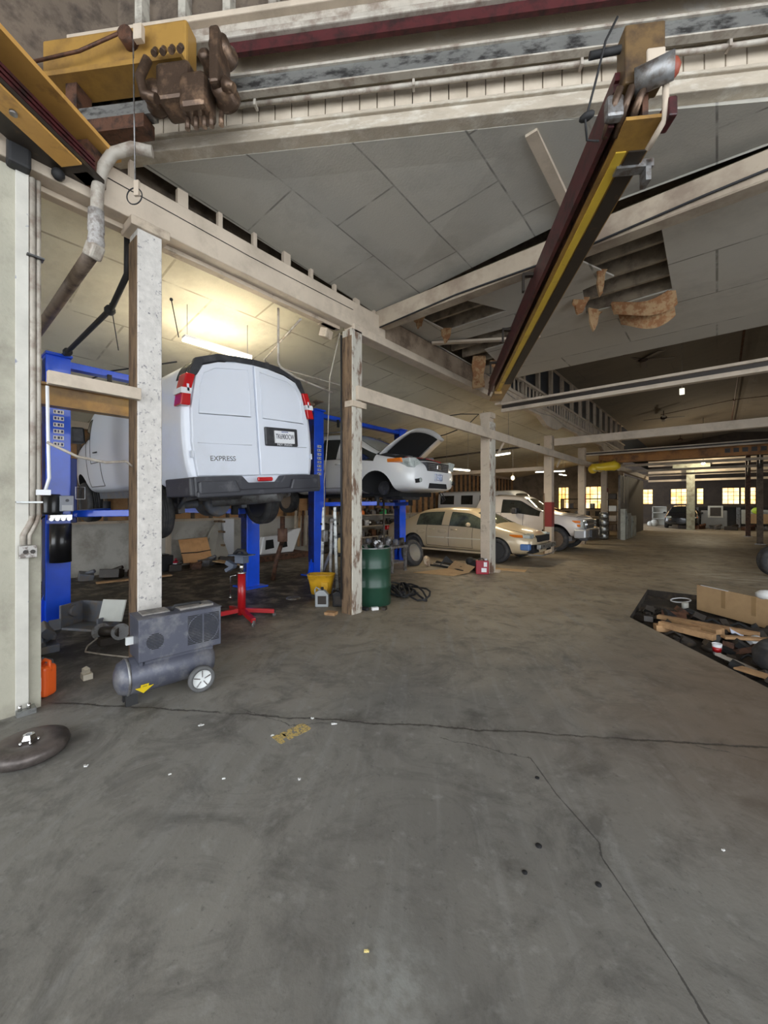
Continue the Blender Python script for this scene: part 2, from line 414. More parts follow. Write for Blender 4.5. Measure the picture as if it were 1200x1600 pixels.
def window_at(n, x0, x1, z0, z1, y, nx, nz, warm):
    mb = MB(); t = .03
    for i in range(nx+1):
        x = x0 + (x1-x0)*i/nx; mb.bx((x-t/2,y-.03,z0),(x+t/2,y+.03,z1))
    for i in range(nz+1):
        z = z0 + (z1-z0)*i/nz; mb.bx((x0,y-.035,z-t/2),(x1,y+.025,z+t/2))
    f = struct(mb.build('window_%d' % n, dark_wood))
    p = MB().bx((x0,y+.035,z0),(x1,y+.045,z1)).build('window_pane', warm, f)
    return f
warm_glass = glow('sunlit_dusty_pane', (1.0,.62,.22), 2.6)
m_, nt_, b_, co_ = _new('sunlit_mottled_pane')
cc = _mix(nt_, _ramp(nt_, _noise(nt_, co_, 1.9, 3), .35, .7), (1.0,.50,.12), (1.0,.80,.45))
nt_.links.new(cc, b_.inputs['Base Color']); nt_.links.new(cc, b_.inputs['Emission Color']); b_.inputs['Emission Strength'].default_value = 1.5
warm_glass = m_
FW = [(-4.35,-3.35),(-1.95+.0,-.9+.0),(-.15,.55),(2.05,3.3),(3.5,4.05),(4.3,5.0)]
FW = [(-4.58,-3.93),(-2.75,-1.78),(-1.16,-.78),(.30,1.22),(1.30,1.52),(1.74,2.08)]
wall_holes('wall_far', -10.6, 9, 0, 7.6, 38, .2, [(a, b, 1.58, 2.74) for a, b in FW], mat('dark_brown_wall', (.060,.044,.032), .85, col2=(.04,.03,.025), scale=2))
for i, (a, b) in enumerate(FW): window_at(10+i, a, b, 1.58, 2.74, 38.05, max(1, round((b-a)/.3)), 4, warm_glass)
# end wall of the left bays with lit windows into the next room
LW = [(-7.6,-7.0,1.25,2.6),(-6.2,-5.0,1.25,2.6)]
wall_holes('wall_bay_end', -10.6, -4.1, 0, 4.3, 26, .2, LW, endw)
for i, h in enumerate(LW): window_at(1+i, h[0], h[1], h[2], h[3], 26.06, 3, 3, warm_glass)
mb = MB(); mb.bx((6.2,5.5,0),(6.4,10.8,7.6)).bx((6.2,13.6,0),(6.4,38.2,7.6)).bx((6.2,10.8,2.9),(6.4,13.6,7.6)).bx((6.2,10.8,0),(6.4,13.6,.5)); struct(mb.build('wall_right', mat('dim_brown_wall', (.20,.16,.12), .85, col2=(.10,.08,.06), scale=2)))
mb = MB(); mb.bx((-10.6,-8,0),(-10.4,-7.8,4)); 
# plaster pier at the left edge of the near hall
pr = [(-4.1,.50),(-3.98,.60),(-4.03,.72),(-4.5,.72),(-4.5,-1.2),(-3.75,-1.2)]
mb = MB().prism([(-3.945,.49),(-3.97,.49),(-3.97,.64),(-4.6,.64),(-4.6,-3.5),(-3.9,-3.5)], 0, 4.02, 'Z'); struct(mb.build('wall_pier', plaster))

# ---------------------------------------------------------------- ceilings and roof
tile_b1 = panel_mat('grey_board_ceiling', (.46,.44,.39), (.20,.19,.17), 1.22, .81, (.24,.22,.19), rot=R(90))
tile_b2 = panel_mat('cream_board_ceiling', (.56,.52,.45), (.24,.22,.18), 2.4, 1.2, (.30,.27,.22), lo=.55, hi=.8, mortar=.018)
tile_left = panel_mat('cream_bay_ceiling', (.74,.69,.54), (.40,.35,.25), 1.22, 1.22, (.40,.35,.26), rot=R(90), mortar=.018)
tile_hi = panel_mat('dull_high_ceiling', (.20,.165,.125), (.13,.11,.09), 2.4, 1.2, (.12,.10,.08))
def sheet(name, pts, m, t=.02):
    n = len(pts); vs = [Vector(p) for p in pts] + [Vector(p) + Vector((0,0,t)) for p in pts]
    fs = [tuple(range(n)), tuple(range(n, 2*n))[::-1]] + [(i, (i+1) % n, n+(i+1) % n, n+i) for i in range(n)]
    return struct(MB().add(vs, fs).build(name, m))
sheet('ceiling_near_slope', [NW(-2.66,3.40,4.695),NW(.78,3.40,4.695),(-1.2,4.66,4.69),(-4.05,4.66,4.50)], tile_b1)
sheet('ceiling_near_slope_right', [NW(.78,3.40,4.695),NW(3.6,3.40,4.69),(1.1,4.70,4.56),(-1.2,4.66,4.69)], tile_b1)
# flat ceiling of the second bay, with the two places where boards have fallen
H1 = [(-3.62,4.9),(-2.95,4.8),(-2.45,5.85),(-3.52,5.85)]
H2 = [(-1.42,4.82),(-.45,4.78),(-.47,6.72),(-1.13,6.74),(-1.55,6.72),(-1.42,5.95),(-1.02,5.85)]
H3 = [(-3.98,6.32),(-2.6,6.4),(-2.62,7.0),(-3.4,7.05),(-3.5,7.9),(-3.98,7.9)]
struct(flat('ceiling_middle', [(-4.0,4.66),(5.5,4.66),(5.5,9.05),(-4.0,9.05)], [H1, H2, H3], 4.50, tile_b2, .02))
sheet('ceiling_left', [(-10.5,-8,3.28),(-4.12,-8,4.24),(-4.12,26,4.24),(-10.5,26,3.28)], tile_left)
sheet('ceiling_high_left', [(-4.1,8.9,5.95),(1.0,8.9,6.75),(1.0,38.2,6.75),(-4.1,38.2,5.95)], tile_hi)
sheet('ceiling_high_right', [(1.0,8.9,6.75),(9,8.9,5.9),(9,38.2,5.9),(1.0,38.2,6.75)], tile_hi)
sheet('roof_deck', [(-11,-8,7.6),(9.2,-8,7.6),(9.2,38.4,7.6),(-11,38.4,7.6)], dark_wood, .1)
sheet('roof_deck_middle', [NW(-2.6,3.48,5.05),NW(8.5,3.48,5.05),(6.4,9.0,5.05),(-4.1,9.0,5.05)], dark_wood, .03)
mb = MB(); mb.bx((-4.35,-8,4.45),(-4.3,9.2,7.6)); struct(mb.build('wall_attic', dark_wood))
mb = MB(); mb.bx((-3.95,9.0,4.56),(6.3,9.05,7.5)); struct(mb.build('wall_bulkhead', cream))

# joists showing through the holes, each one a board
for i in range(9):
    yy = 5.02 + .43*i
    j = MB().bx((-3.95,yy,4.53),(5.2,yy+.05,4.80)).build('ceiling_joist', mat('dusty_joist', (.30,.24,.17), .85, col2=(.15,.11,.08), scale=5, bump=.3))
    base(j); tag(j, 'dark timber joist above the broken ceiling, number %s back from the heavy cross beam' % ['first','second','third','fourth','fifth','sixth','seventh','eighth','ninth'][i], 'joist', 'joists over the fallen ceiling boards')
# pieces of board hanging from the hole edges
def rag(name, pts, m, label, t=.025, n=8):
    """curled strip: pts = list of (left, right) point pairs"""
    mb = MB(); vs = []
    for a, b in pts: vs += [Vector(a), Vector(b)]
    k = len(pts); up = Vector((t*.6, -t*.3, t*.6))
    fs = [(2*i, 2*i+1, 2*i+3, 2*i+2) for i in range(k-1)]
    mb.add(vs + [v + up for v in vs], fs + [tuple(2*k + q for q in f[::-1]) for f in fs] +
        [(2*i, 2*i+2, 2*k+2*i+2, 2*k+2*i) for i in range(k-1)] + [(2*i+1, 2*i+3, 2*k+2*i+3, 2*k+2*i+1) for i in range(k-1)] +
        [(0,1,2*k+1,2*k), (2*k-2, 2*k-1, 4*k-1, 4*k-2)])
    return tag(mb.build(name, m), label, 'broken board')
def curl(c, w, drop, sweep, dirx, m, label, ang=0):
    pts = []
    for i in range(9):
        t = i/8; a = t*2.2
        x = c[0] + dirx*(sweep*math.sin(a)*.6); z = c[2] - drop*(1-math.cos(a))/1.6
        ww = w*(1 - .25*abs(math.sin(5*t + ang)))
        pts.append(((x, c[1]-ww/2, z), (x+.03*math.sin(9*t), c[1]+ww/2, z)))
    return rag('hanging_board_scrap', pts, m, label)
def swag(a, b, sag, h, m, label, tw=.12):
    a, b = Vector(a), Vector(b); pts = []
    for i in range(11):
        t = i/10; p = a.lerp(b, t); p.z -= sag*math.sin(PI*t)
        pts.append((p + Vector((0,0,h*.1*math.sin(7*t))), p + Vector((.02,tw*(1-.3*math.sin(5*t)),-h*(1-.25*math.sin(4*t+1))))))
    return rag('hanging_board_scrap', pts, m, label, .035)
def drape(c, w, drop, bow, tip, m, label, ang=0):
    pts = []; ca, sa = math.cos(ang), math.sin(ang)
    for i in range(9):
        t = i/8; ww = w*(1-t+tip*t)*(1+.12*math.sin(9*t+c[1]*5)); off = bow*math.sin(PI*t*.8)
        q = lambda s_: (c[0]+s_*ww/2*ca-off*sa, c[1]+s_*ww/2*sa+off*ca, c[2]-drop*t+.02*s_*math.sin(8*t))
        pts.append((q(-1), q(1)))
    return rag('hanging_board_scrap', pts, m, label, .03)
VA = R(40)
swag((-1.20,6.62,4.50),(-.46,6.74,4.52),.10,.15,torn,'torn orange board sagging at the right ceiling hole, upper of the two curled ones')
swag((-1.16,6.95,4.47),(-.50,7.0,4.49),.14,.17,torn,'lower of the two curled boards sagging under the right ceiling hole')
drape((-1.50,6.20,4.51),.24,.20,.06,.3,torn,'torn board corner pointing down at the left end of the right ceiling hole',VA)
drape((-1.42,6.70,4.50),.26,.30,.05,.15,torn,'splintered board tip hanging lowest beside the yellow crane rail',VA+.3)
drape((-1.12,5.62,4.50),.12,.30,.05,.3,torn,'short torn strip hanging beside the upper ceiling gap',VA)
drape((-3.60,5.15,4.50),.18,.16,.05,.2,torn,'brown torn scrap at the near corner of the left ceiling hole',VA)
drape((-3.50,5.80,4.50),.20,.22,.05,.2,torn,'brown torn scrap at the far corner of the left ceiling hole',VA)
drape((-3.72,7.45,4.56),.26,.62,.10,.85,torn,'wide orange board hanging down over the header beam near the fourth post',VA)
drape((-3.45,7.75,4.50),.30,.32,.04,.1,torn,'small torn board tip behind the wide hanging board',VA-.3)
o = MB().bar((-3.95,6.05,4.46),(-2.35,7.0,4.44),.09,.04).build('loose_ceiling_strip', cream_clean); tag(o, 'loose cream batten crossing under the left ceiling holes', 'batten')

# ---------------------------------------------------------------- posts (one thing each)
def post(y, x=-4.0, w=.20, top=4.02, m=cream, label='', side=None, pale=None):
    t = thing('timber_post', label, 'post', (x, y, 0), group='timber posts of the row beside the bays')
    MB().bx((-w/2,-w/2,0),(w/2,w/2,top)).build('shaft', m, t, bevel=.006, seg=1)
    if side: MB().bx((-w/2-.004,-w/2-.006,0),(w/2-.012,-w/2+.012,top-.1)).build('side_board', side, t)
    return t
P1 = post(1.38, label='speckled white timber post directly behind the portable air compressor', m=speck, side=brown_wood)
MB().bx((-.13,-.16,3.98),(.13,.16,4.06)).build('cap_block', cream, P1, bevel=.005, seg=1)
P2 = post(4.06, label='peeling white and bare brown post between the yellow mop bucket and green drum', m=peel, side=brown_wood)
MB().bar((.02,-.115,3.02),(.02,-.115,3.9),.05,.03).build('edge_strip', brown_wood, P2)
MB().tube([(-.09,-.13,.2),(-.09,-.13,3.95)], .014, 6).build('conduit', black_m, P2)
MB().bx((-.02,-.13,2.92),(.13,.16,3.0)).build('bracket', cream, P2)
P3 = post(8.45, -4.02, .22, 3.55, label='cream post standing by the red can, fourth along the row', m=cream)
MB().bx((.11,-.10,0),(.15,.12,3.4)).build('edge_board', peel, P3); MB().bx((.10,.08,0),(.24,.2,.06)).build('foot', cream, P3)
MB().bx((-.12,-.12,3.50),(.14,.14,3.62)).build('cap_block', cream, P3)
P4 = post(12.93, -4.06, .24, 3.7, label='cream post with a red painted band beside the silver pickup', m=cream)
MB().bx((-.125,-.125,.85),(.125,.125,1.62)).build('painted_band', mat('dull_red_band', (.20,.018,.015), .6), P4)
MB().bx((-.13,-.13,0),(-.09,.1,1.9)).build('side_board', brown_wood, P4)
P5 = post(16.9, -4.05, .24, 3.75, label='cream post with a small red oval mark beyond the pickup nose', m=cream)
MB().tube([(.125,.05*math.cos(a),1.75+.2*math.sin(a)) for a in [k*PI/6 for k in range(13)]], .012, 5).build('painted_mark', red_m, P5)
P6 = post(20.9, -4.05, .24, 3.75, label='dim post behind the yellow hoist next to the stacked silver kegs', m=cream)
MB().bx((.13,-.12,1.95),(.15,.12,2.3)).build('notice', mat('dull_maroon_sign', (.20,.05,.04), .6), P6)
P7 = post(25.2, -4.05, .24, 3.75, label='farthest timber post of the row, behind the grey sliding door', m=cream)
tag(MB().bx((-1.42,30.2,0),(-1.02,30.6,3.9)).bx((-2.1,30.25,3.75),(-.3,30.55,4.1)).build('concrete_column', mat('pale_green_column', (.36,.37,.29), .7, col2=(.2,.18,.13), scale=4)), 'pale column standing alone in the far end of the aisle', 'column')
for i, (px, py, ht, lab) in enumerate([(1.15,26.0,4.0,'rust brown steel post near the far end, right side of the aisle'),(1.28,21.2,4.0,'dark steel post at the right edge of the aisle'),(1.30,16.6,4.0,'nearest dark steel post at the right edge of the picture')]):
    t = thing('steel_post', lab, 'post', (px,py,0), group='steel posts along the right of the aisle')
    MB().bx((-.09,-.09,0),(.09,.09,ht)).build('shaft', rusty if i == 0 else dark_wood, t); MB().bx((-.16,-.16,0),(.16,.16,.02)).build('base_plate', dull_steel, t)
    MB().bar((0,0,2.9),(.0,-1.0,3.7),.07,.07).build('knee_brace', dull_steel, t)

# ---------------------------------------------------------------- beams
def beam(name, a, b, m, label, bevel=.008):
    return tag(base(MB().bx(a, b).build(name, m, bevel=bevel, seg=1)), label, 'beam')
t = thing('header_beam', 'long cream header beam resting on the first three posts', 'beam', (-4.0,.3,4.02))
MB().bx((-4.08,-.1,4.06),(-3.93,4.72,4.42)).build('beam_body', cream_clean, t, bevel=.01, world=True)
MB().bx((-4.17,.2,4.02),(-4.08,3.9,4.12)).build('lower_lip', cream, t, bevel=.006, world=True)
MB().tube([(-3.925,.9,4.30),(-3.925,2.4,4.27),(-3.925,4.0,4.29)], .004, 4).build('cable', black_m, t, world=True)
t = thing('header_beam', 'stained cream header beam between the peeling post and the cream fourth post', 'beam', (-4.0,4.7,3.95))
MB().bx((-4.10,4.0,3.98),(-3.90,9.0,4.10)).build('lower_flange', cream_clean, t, bevel=.01, world=True)
MB().bx((-4.08,4.7,4.10),(-3.96,9.0,4.46)).build('beam_body', mat('water_stained_timber', (.38,.29,.21), .75, col2=(.17,.12,.085), scale=2.5), t, world=True)
for n, (y0, y1, lab) in enumerate([(9.0,12.93,'white haunched header beam from the fourth to the red banded post'),(12.93,16.9,'white haunched header beam beyond the red banded post'),(16.9,20.9,'white haunched header beam behind the yellow hoist'),(20.9,26,'farthest haunched header beam of the post row')]):
    t = thing('header_beam', lab, 'beam', (-4.0,y0,3.7))
    L = y1-y0
    MB().prism([(y0,3.92),(y0+.5,3.95),(y0+1.1,4.14),(y1-1.1,4.14),(y1-.5,3.95),(y1,3.92),(y1,4.36),(y0,4.36)], -4.09, -3.95, 'X').build('beam_body', cream_clean, t, world=True, bevel=.008)
    MB().bx((-4.13,y0,4.36),(-3.91,y1,4.44)).build('top_flange', cream_clean, t, world=True)
    MB().tube([(-3.93,y0,4.3),(-3.92,y0+L*.35,4.18),(-3.92,y0+L*.7,4.2),(-3.93,y1,4.3)], .012, 5).build('cable', conduit_m, t, world=True)
# short studs in the dark slot over the header
for i in range(9):
    yy = 1.25 + .41*i
    o = base(MB().bx((-4.05,yy,4.42),(-4.0,yy+(.10 if i % 3 == 1 else .045),4.62)).build('slot_stud', cream_clean)); tag(o, 'short cream stud above the header beam, %s from the left' % ['first','second','third','fourth','fifth','sixth','seventh','eighth','ninth'][i], 'stud', 'short studs in the dark slot above the header beam')
for i in range(9):
    yy = 1.4 + .41*i; pts = [(-4.2+random.uniform(-.03,.03), yy+.3*k/6, 4.50+.05*math.sin(k*1.3+i)) for k in range(7)]
    o = MB().tube(pts, [.035+.012*math.sin(k*2.1+i) for k in range(7)], 8).build('insulation_wad', mat('grimy_insulation', (.14,.12,.11), .95, col2=(.05,.04,.04), scale=14, bump=1)); tag(o, 'crumpled dark insulation stuffed in the slot above the header beam, behind stud %s' % ['one','two','three','four','five','six','seven','eight','nine'][i], 'insulation', 'dark insulation wads above the header beam')
# clerestory: ladder of balusters and dark windows beyond
t = thing('baluster_truss', 'white ladder-like truss of short uprights along the top of the header row', 'truss', (-4.0,9.05,4.32))
MB().bx((-4.06,9.05,4.84),(-3.96,25.8,4.90)).build('top_rail', cream_clean, t, world=True)
MB().bx((-4.06,9.05,4.44),(-3.96,25.8,4.48)).build('bottom_rail', cream_clean, t, world=True)
for i in range(60):
    yy = 9.15 + i*.279
    MB().bx((-4.03,yy,4.48),(-3.99,yy+.045,4.84)).build('baluster', cream_clean, t, world=True)
mb = MB()
for i in range(14): mb.bx((-4.16,9.6+1.2*i,4.32),(-4.06,9.75+1.2*i,6.1))
mb.bx((-4.16,9.0,5.95),(-4.06,26,6.08)); struct(mb.build('wall_clerestory_studs', cream))
mb = MB(); mb.bx((-4.26,9.0,4.3),(-4.22,38,6.1)); struct(mb.build('window_20', mat('dark_dusty_glass', (.035,.045,.06), .3)))
tb = beam('tie_beam', (-4.0,4.56,4.24),(.95,4.74,4.50), mat('dull_tan_timber', (.40,.33,.25), .75, col2=(.26,.20,.15), scale=2.5), 'heavy cream cross beam spanning from the header to the yellow crane rail', .012)
tag(base(MB().bar((-1.2,3.36,4.72),(-1.2,4.6,4.68),.10,.10).build('ridge_timber', cream_clean)), 'short cream ridge timber between the overhead track wall and the heavy cross beam', 'beam')
tag(base(MB().bx((-1.24,4.58,4.48),(-1.18,4.64,4.66)).build('ridge_strut', cream_clean)), 'small upright strut standing on the heavy cross beam under the ridge', 'strut')
tag(MB().tube([(-3.9,4.545,4.22),(-2.6,4.54,4.27),(-1.2,4.54,4.24),(-.1,4.54,4.30),(.9,4.54,4.33)], .012, 5).build('cable', black_m), 'thin dark cable sagging along the lower edge of the heavy cross beam', 'cable')
# long crossbar and short crossbar
t = thing('crossbar', 'long pale crossbar running from the peeling post past three posts', 'beam', (-3.88,4.05,3.02))
MB().bx((-3.93,4.03,3.02),(-3.85,19.3,3.22)).build('bar', cream_clean, t, bevel=.006, world=True)
for yy in (8.75,13.2): MB().bar((-3.9,yy,2.72),(-3.9,yy+.34,3.02),.035,.035).build('brace', cream_clean, t, world=True)
tag(base(MB().bx((-3.9,.66,2.46),(-3.84,1.29,2.56)).build('crossbar', cream_clean, bevel=.004)), 'short pale crossbar between the left pier and the speckled post', 'beam')
# plain tie beams between the rows, seen against the dark hall
def tie(y, z, w, h, label, m=cream_clean, x1=6.2, gap=True):
    t = thing('cross_tie', label, 'beam', (-3.9,y,z))
    MB().bx((-3.9,y-w/2,z),(x1,y+w/2,z+h*.36)).build('lower_flange', m, t, world=True, bevel=.006)
    MB().bx((-3.9,y-w*.1,z+h*.3),(x1,y+w*.1,z+h*.8)).build('web', dark_strip, t, world=True)  # dark web colour paints the shadow between the two flanges
    MB().bx((-3.9,y-w/2,z+h*.76),(x1,y+w/2,z+h)).build('upper_flange', m, t, world=True, bevel=.006)
    return t
tie(9.0, 3.72, .14, .22, 'nearest steel cross tie spanning the aisle, with a dark slot along it')
tag(base(MB().bx((-3.9,12.9,3.38),(6.2,13.1,3.60)).build('cross_tie', cream_clean, bevel=.006)), 'second cross tie spanning the aisle at the red banded post', 'beam')
tie(16.9, 3.42, .14, .14, 'third cross tie spanning the aisle just above the orange crane beam')
for k, (yy, z, lab) in enumerate([(19.6,3.15,'fourth pale cross tie below the orange crane beam'),(22.5,3.1,'fifth thin cross tie deep in the aisle'),(27.5,3.2,'sixth cross tie near the far column')]):
    tag(base(MB().bx((-3.3,yy,z),(6.2,yy+.1,z+.10)).build('cross_tie', cream_clean)), lab, 'beam')
for k, (z, h, lab) in enumerate([(3.95,.34,'upper pale beam on the far column'),(3.35,.34,'middle pale beam on the far column'),(2.98,.12,'lowest white rail on the far column')]):
    tag(base(MB().bx((-3.4,30.6,z),(6.2,30.75,z+h)).build('far_lintel', cream_clean)), lab, 'beam')

tag(base(MB().bx((-10.4,12.95,2.64),(-4.2,13.05,2.76)).build('bay_tie', cream_clean)), 'low pale beam crossing the left bays behind the pickup', 'beam')
# ---------------------------------------------------------------- near wall with the overhead track (faces the camera)
near_paint = mat('rough_cream_render', (.62,.55,.44), .8, col2=(.74,.72,.68), scale=3, lo=.55, hi=.7, bump=.9, bscale=24)
flake = mat('flaking_cream_timber', (.44,.38,.30), .8, col2=(.62,.58,.50), scale=6, lo=.5, hi=.7, bump=.6, stretch=(1,1,3))
NU0, NU1 = -3.6, 6.5
struct(nbx(nbx(MB(), NU0, NU1, 3.28, 3.42, 4.70, 4.82), NU0, NU1, 3.25, 3.30, 4.80, 4.83).build('trim_2', flake, bevel=.008))
m_, nt_, b_, co_ = _new('cream_tongue_and_groove')
nt_.links.new(_mix(nt_, _ramp(nt_, _noise(nt_, co_, 5, 5), .3, .7), (.44,.37,.285), (.58,.50,.40)), b_.inputs['Base Color']); b_.inputs['Roughness'].default_value = .7
mb = MB(); u = NU0
while u < NU1: nbx(mb, u, u+.143, 3.33, 3.40, 4.8, 5.25); u += .15
struct(mb.build('wall_near_boards', m_, bevel=.004, seg=1))
struct(nbx(MB(), NU0, NU1, 3.40, 3.46, 4.8, 7.6).build('wall_near', dark_wood))
struct(nbx(MB(), NU0, NU1, 3.30, 3.42, 5.10, 5.56).build('wall_near_render', near_paint))
t = thing('overhead_track', 'galvanised overhead track with grease smudges running across the top of the picture', 'track', NW(0,3.25,5.10))
nbx(MB(), -3.4, NU1, 3.18, 3.22, 5.01, 5.15).build('web', gray_steel, t, world=True)
nbx(MB(), -3.4, NU1, 3.16, 3.30, 5.145, 5.165).build('upper_lip', conduit_m, t, world=True); nbx(MB(), -3.4, NU1, 3.16, 3.22, 5.0, 5.012).build('lower_lip', conduit_m, t, world=True)
mb = MB().tube([NW(-1.70,3.25,4.985), NW(0,3.25,4.98), NW(1.3,3.25,4.985), NW(2.0,3.25,4.97), NW(2.6,3.25,4.985), NW(6.4,3.25,4.99)], .019, 8)
t = thing('electrical_conduit', 'painted pipe clipped under the galvanised overhead track', 'pipe', NW(-1.7,3.25,5.0))
mb.build('pipe', conduit_m, t, world=True)
for u in (-1.5,-.15,1.15,2.2): nbx(MB(), u, u+.02, 3.22, 3.28, 4.95, 5.01).build('clip', conduit_m, t, world=True)
t = thing('crane_runway', 'maroon and cream runway beam above the overhead track', 'beam', NW(0,3.2,5.6))
nbx(MB(), -1.75, NU1, 3.12, 3.16, 5.29, 5.38).build('maroon_bar', maroon, t, world=True); 
nbx(MB(), -3.4, NU1, 3.08, 3.18, 5.38, 5.43).build('lower_flange', conduit_m, t, world=True, bevel=.01); nbx(MB(), -3.4, NU1, 3.14, 3.18, 5.43, 5.56).build('web', conduit_m, t, world=True); nbx(MB(), -3.4, NU1, 3.08, 3.30, 5.56, 5.61).build('upper_flange', cream_clean, t, world=True, bevel=.008)
u = -3.5; k = 0
mb = MB()
while u < 3.0: nbx(mb, u, u+.07, 3.30, 3.40, 5.56, 7.5); u += .42
struct(mb.build('wall_near_studs', mat('pale_studs', (.5,.47,.4), .7, col2=(.2,.17,.14), scale=7)))
# ---------------------------------------------------------------- vehicles
white_car = mat('white_car_paint', (.72,.73,.74), .22, coat=.6, var=.02)
van_paint = mat('fleet_white_paint', (.74,.78,.86), .28, coat=.5, var=.02, col2=(.66,.68,.72), scale=1.5, lo=.55, hi=.9)
beige_car = mat('champagne_car_paint', (.62,.50,.33), .28, metal=.15, coat=.5, var=.03, col2=(.52,.42,.28), scale=2.5, lo=.55, hi=.85)
truck_paint = mat('white_truck_paint', (.68,.63,.60), .24, coat=.5, var=.02)
dark_car = mat('black_car_paint', (.02,.022,.025), .2, coat=.6)
glass_dark = mat('dark_tinted_glass', (.022,.026,.026), .06, coat=.5, var=.3)
glass_grey = mat('grey_green_glass', (.10,.115,.085), .07, coat=.6, col2=(.035,.04,.032), scale=2.2, lo=.4, hi=.6)
seam_m = mat('shadow_gap_black', (.02,.02,.02), .8)
well_m = mat('wheel_well_black', (.010,.010,.011), .9)
tyre_m = mat('tyre_rubber', (.035,.035,.038), .75, col2=(.075,.07,.065), scale=9, bump=.1)
rim_dark = mat('dark_painted_wheel', (.035,.036,.038), .4)
rim_silver = mat('silver_alloy_wheel', (.55,.55,.54), .25, metal=.8)
lamp_clear = mat('clear_headlamp_lens', (.55,.60,.58), .08, coat=.8, col2=(.30,.34,.33), scale=12)
amber = mat('amber_lens', (.75,.20,.02), .2, coat=.5)
tail_red = mat('red_tail_lens', (.50,.012,.015), .18, coat=.6)
trim_black = mat('satin_black_trim', (.025,.026,.030), .42, col2=(.06,.06,.065), scale=6)
bumper_m = mat('worn_grey_black_bumper', (.042,.043,.052), .42, col2=(.13,.13,.14), scale=5, lo=.56, hi=.8)

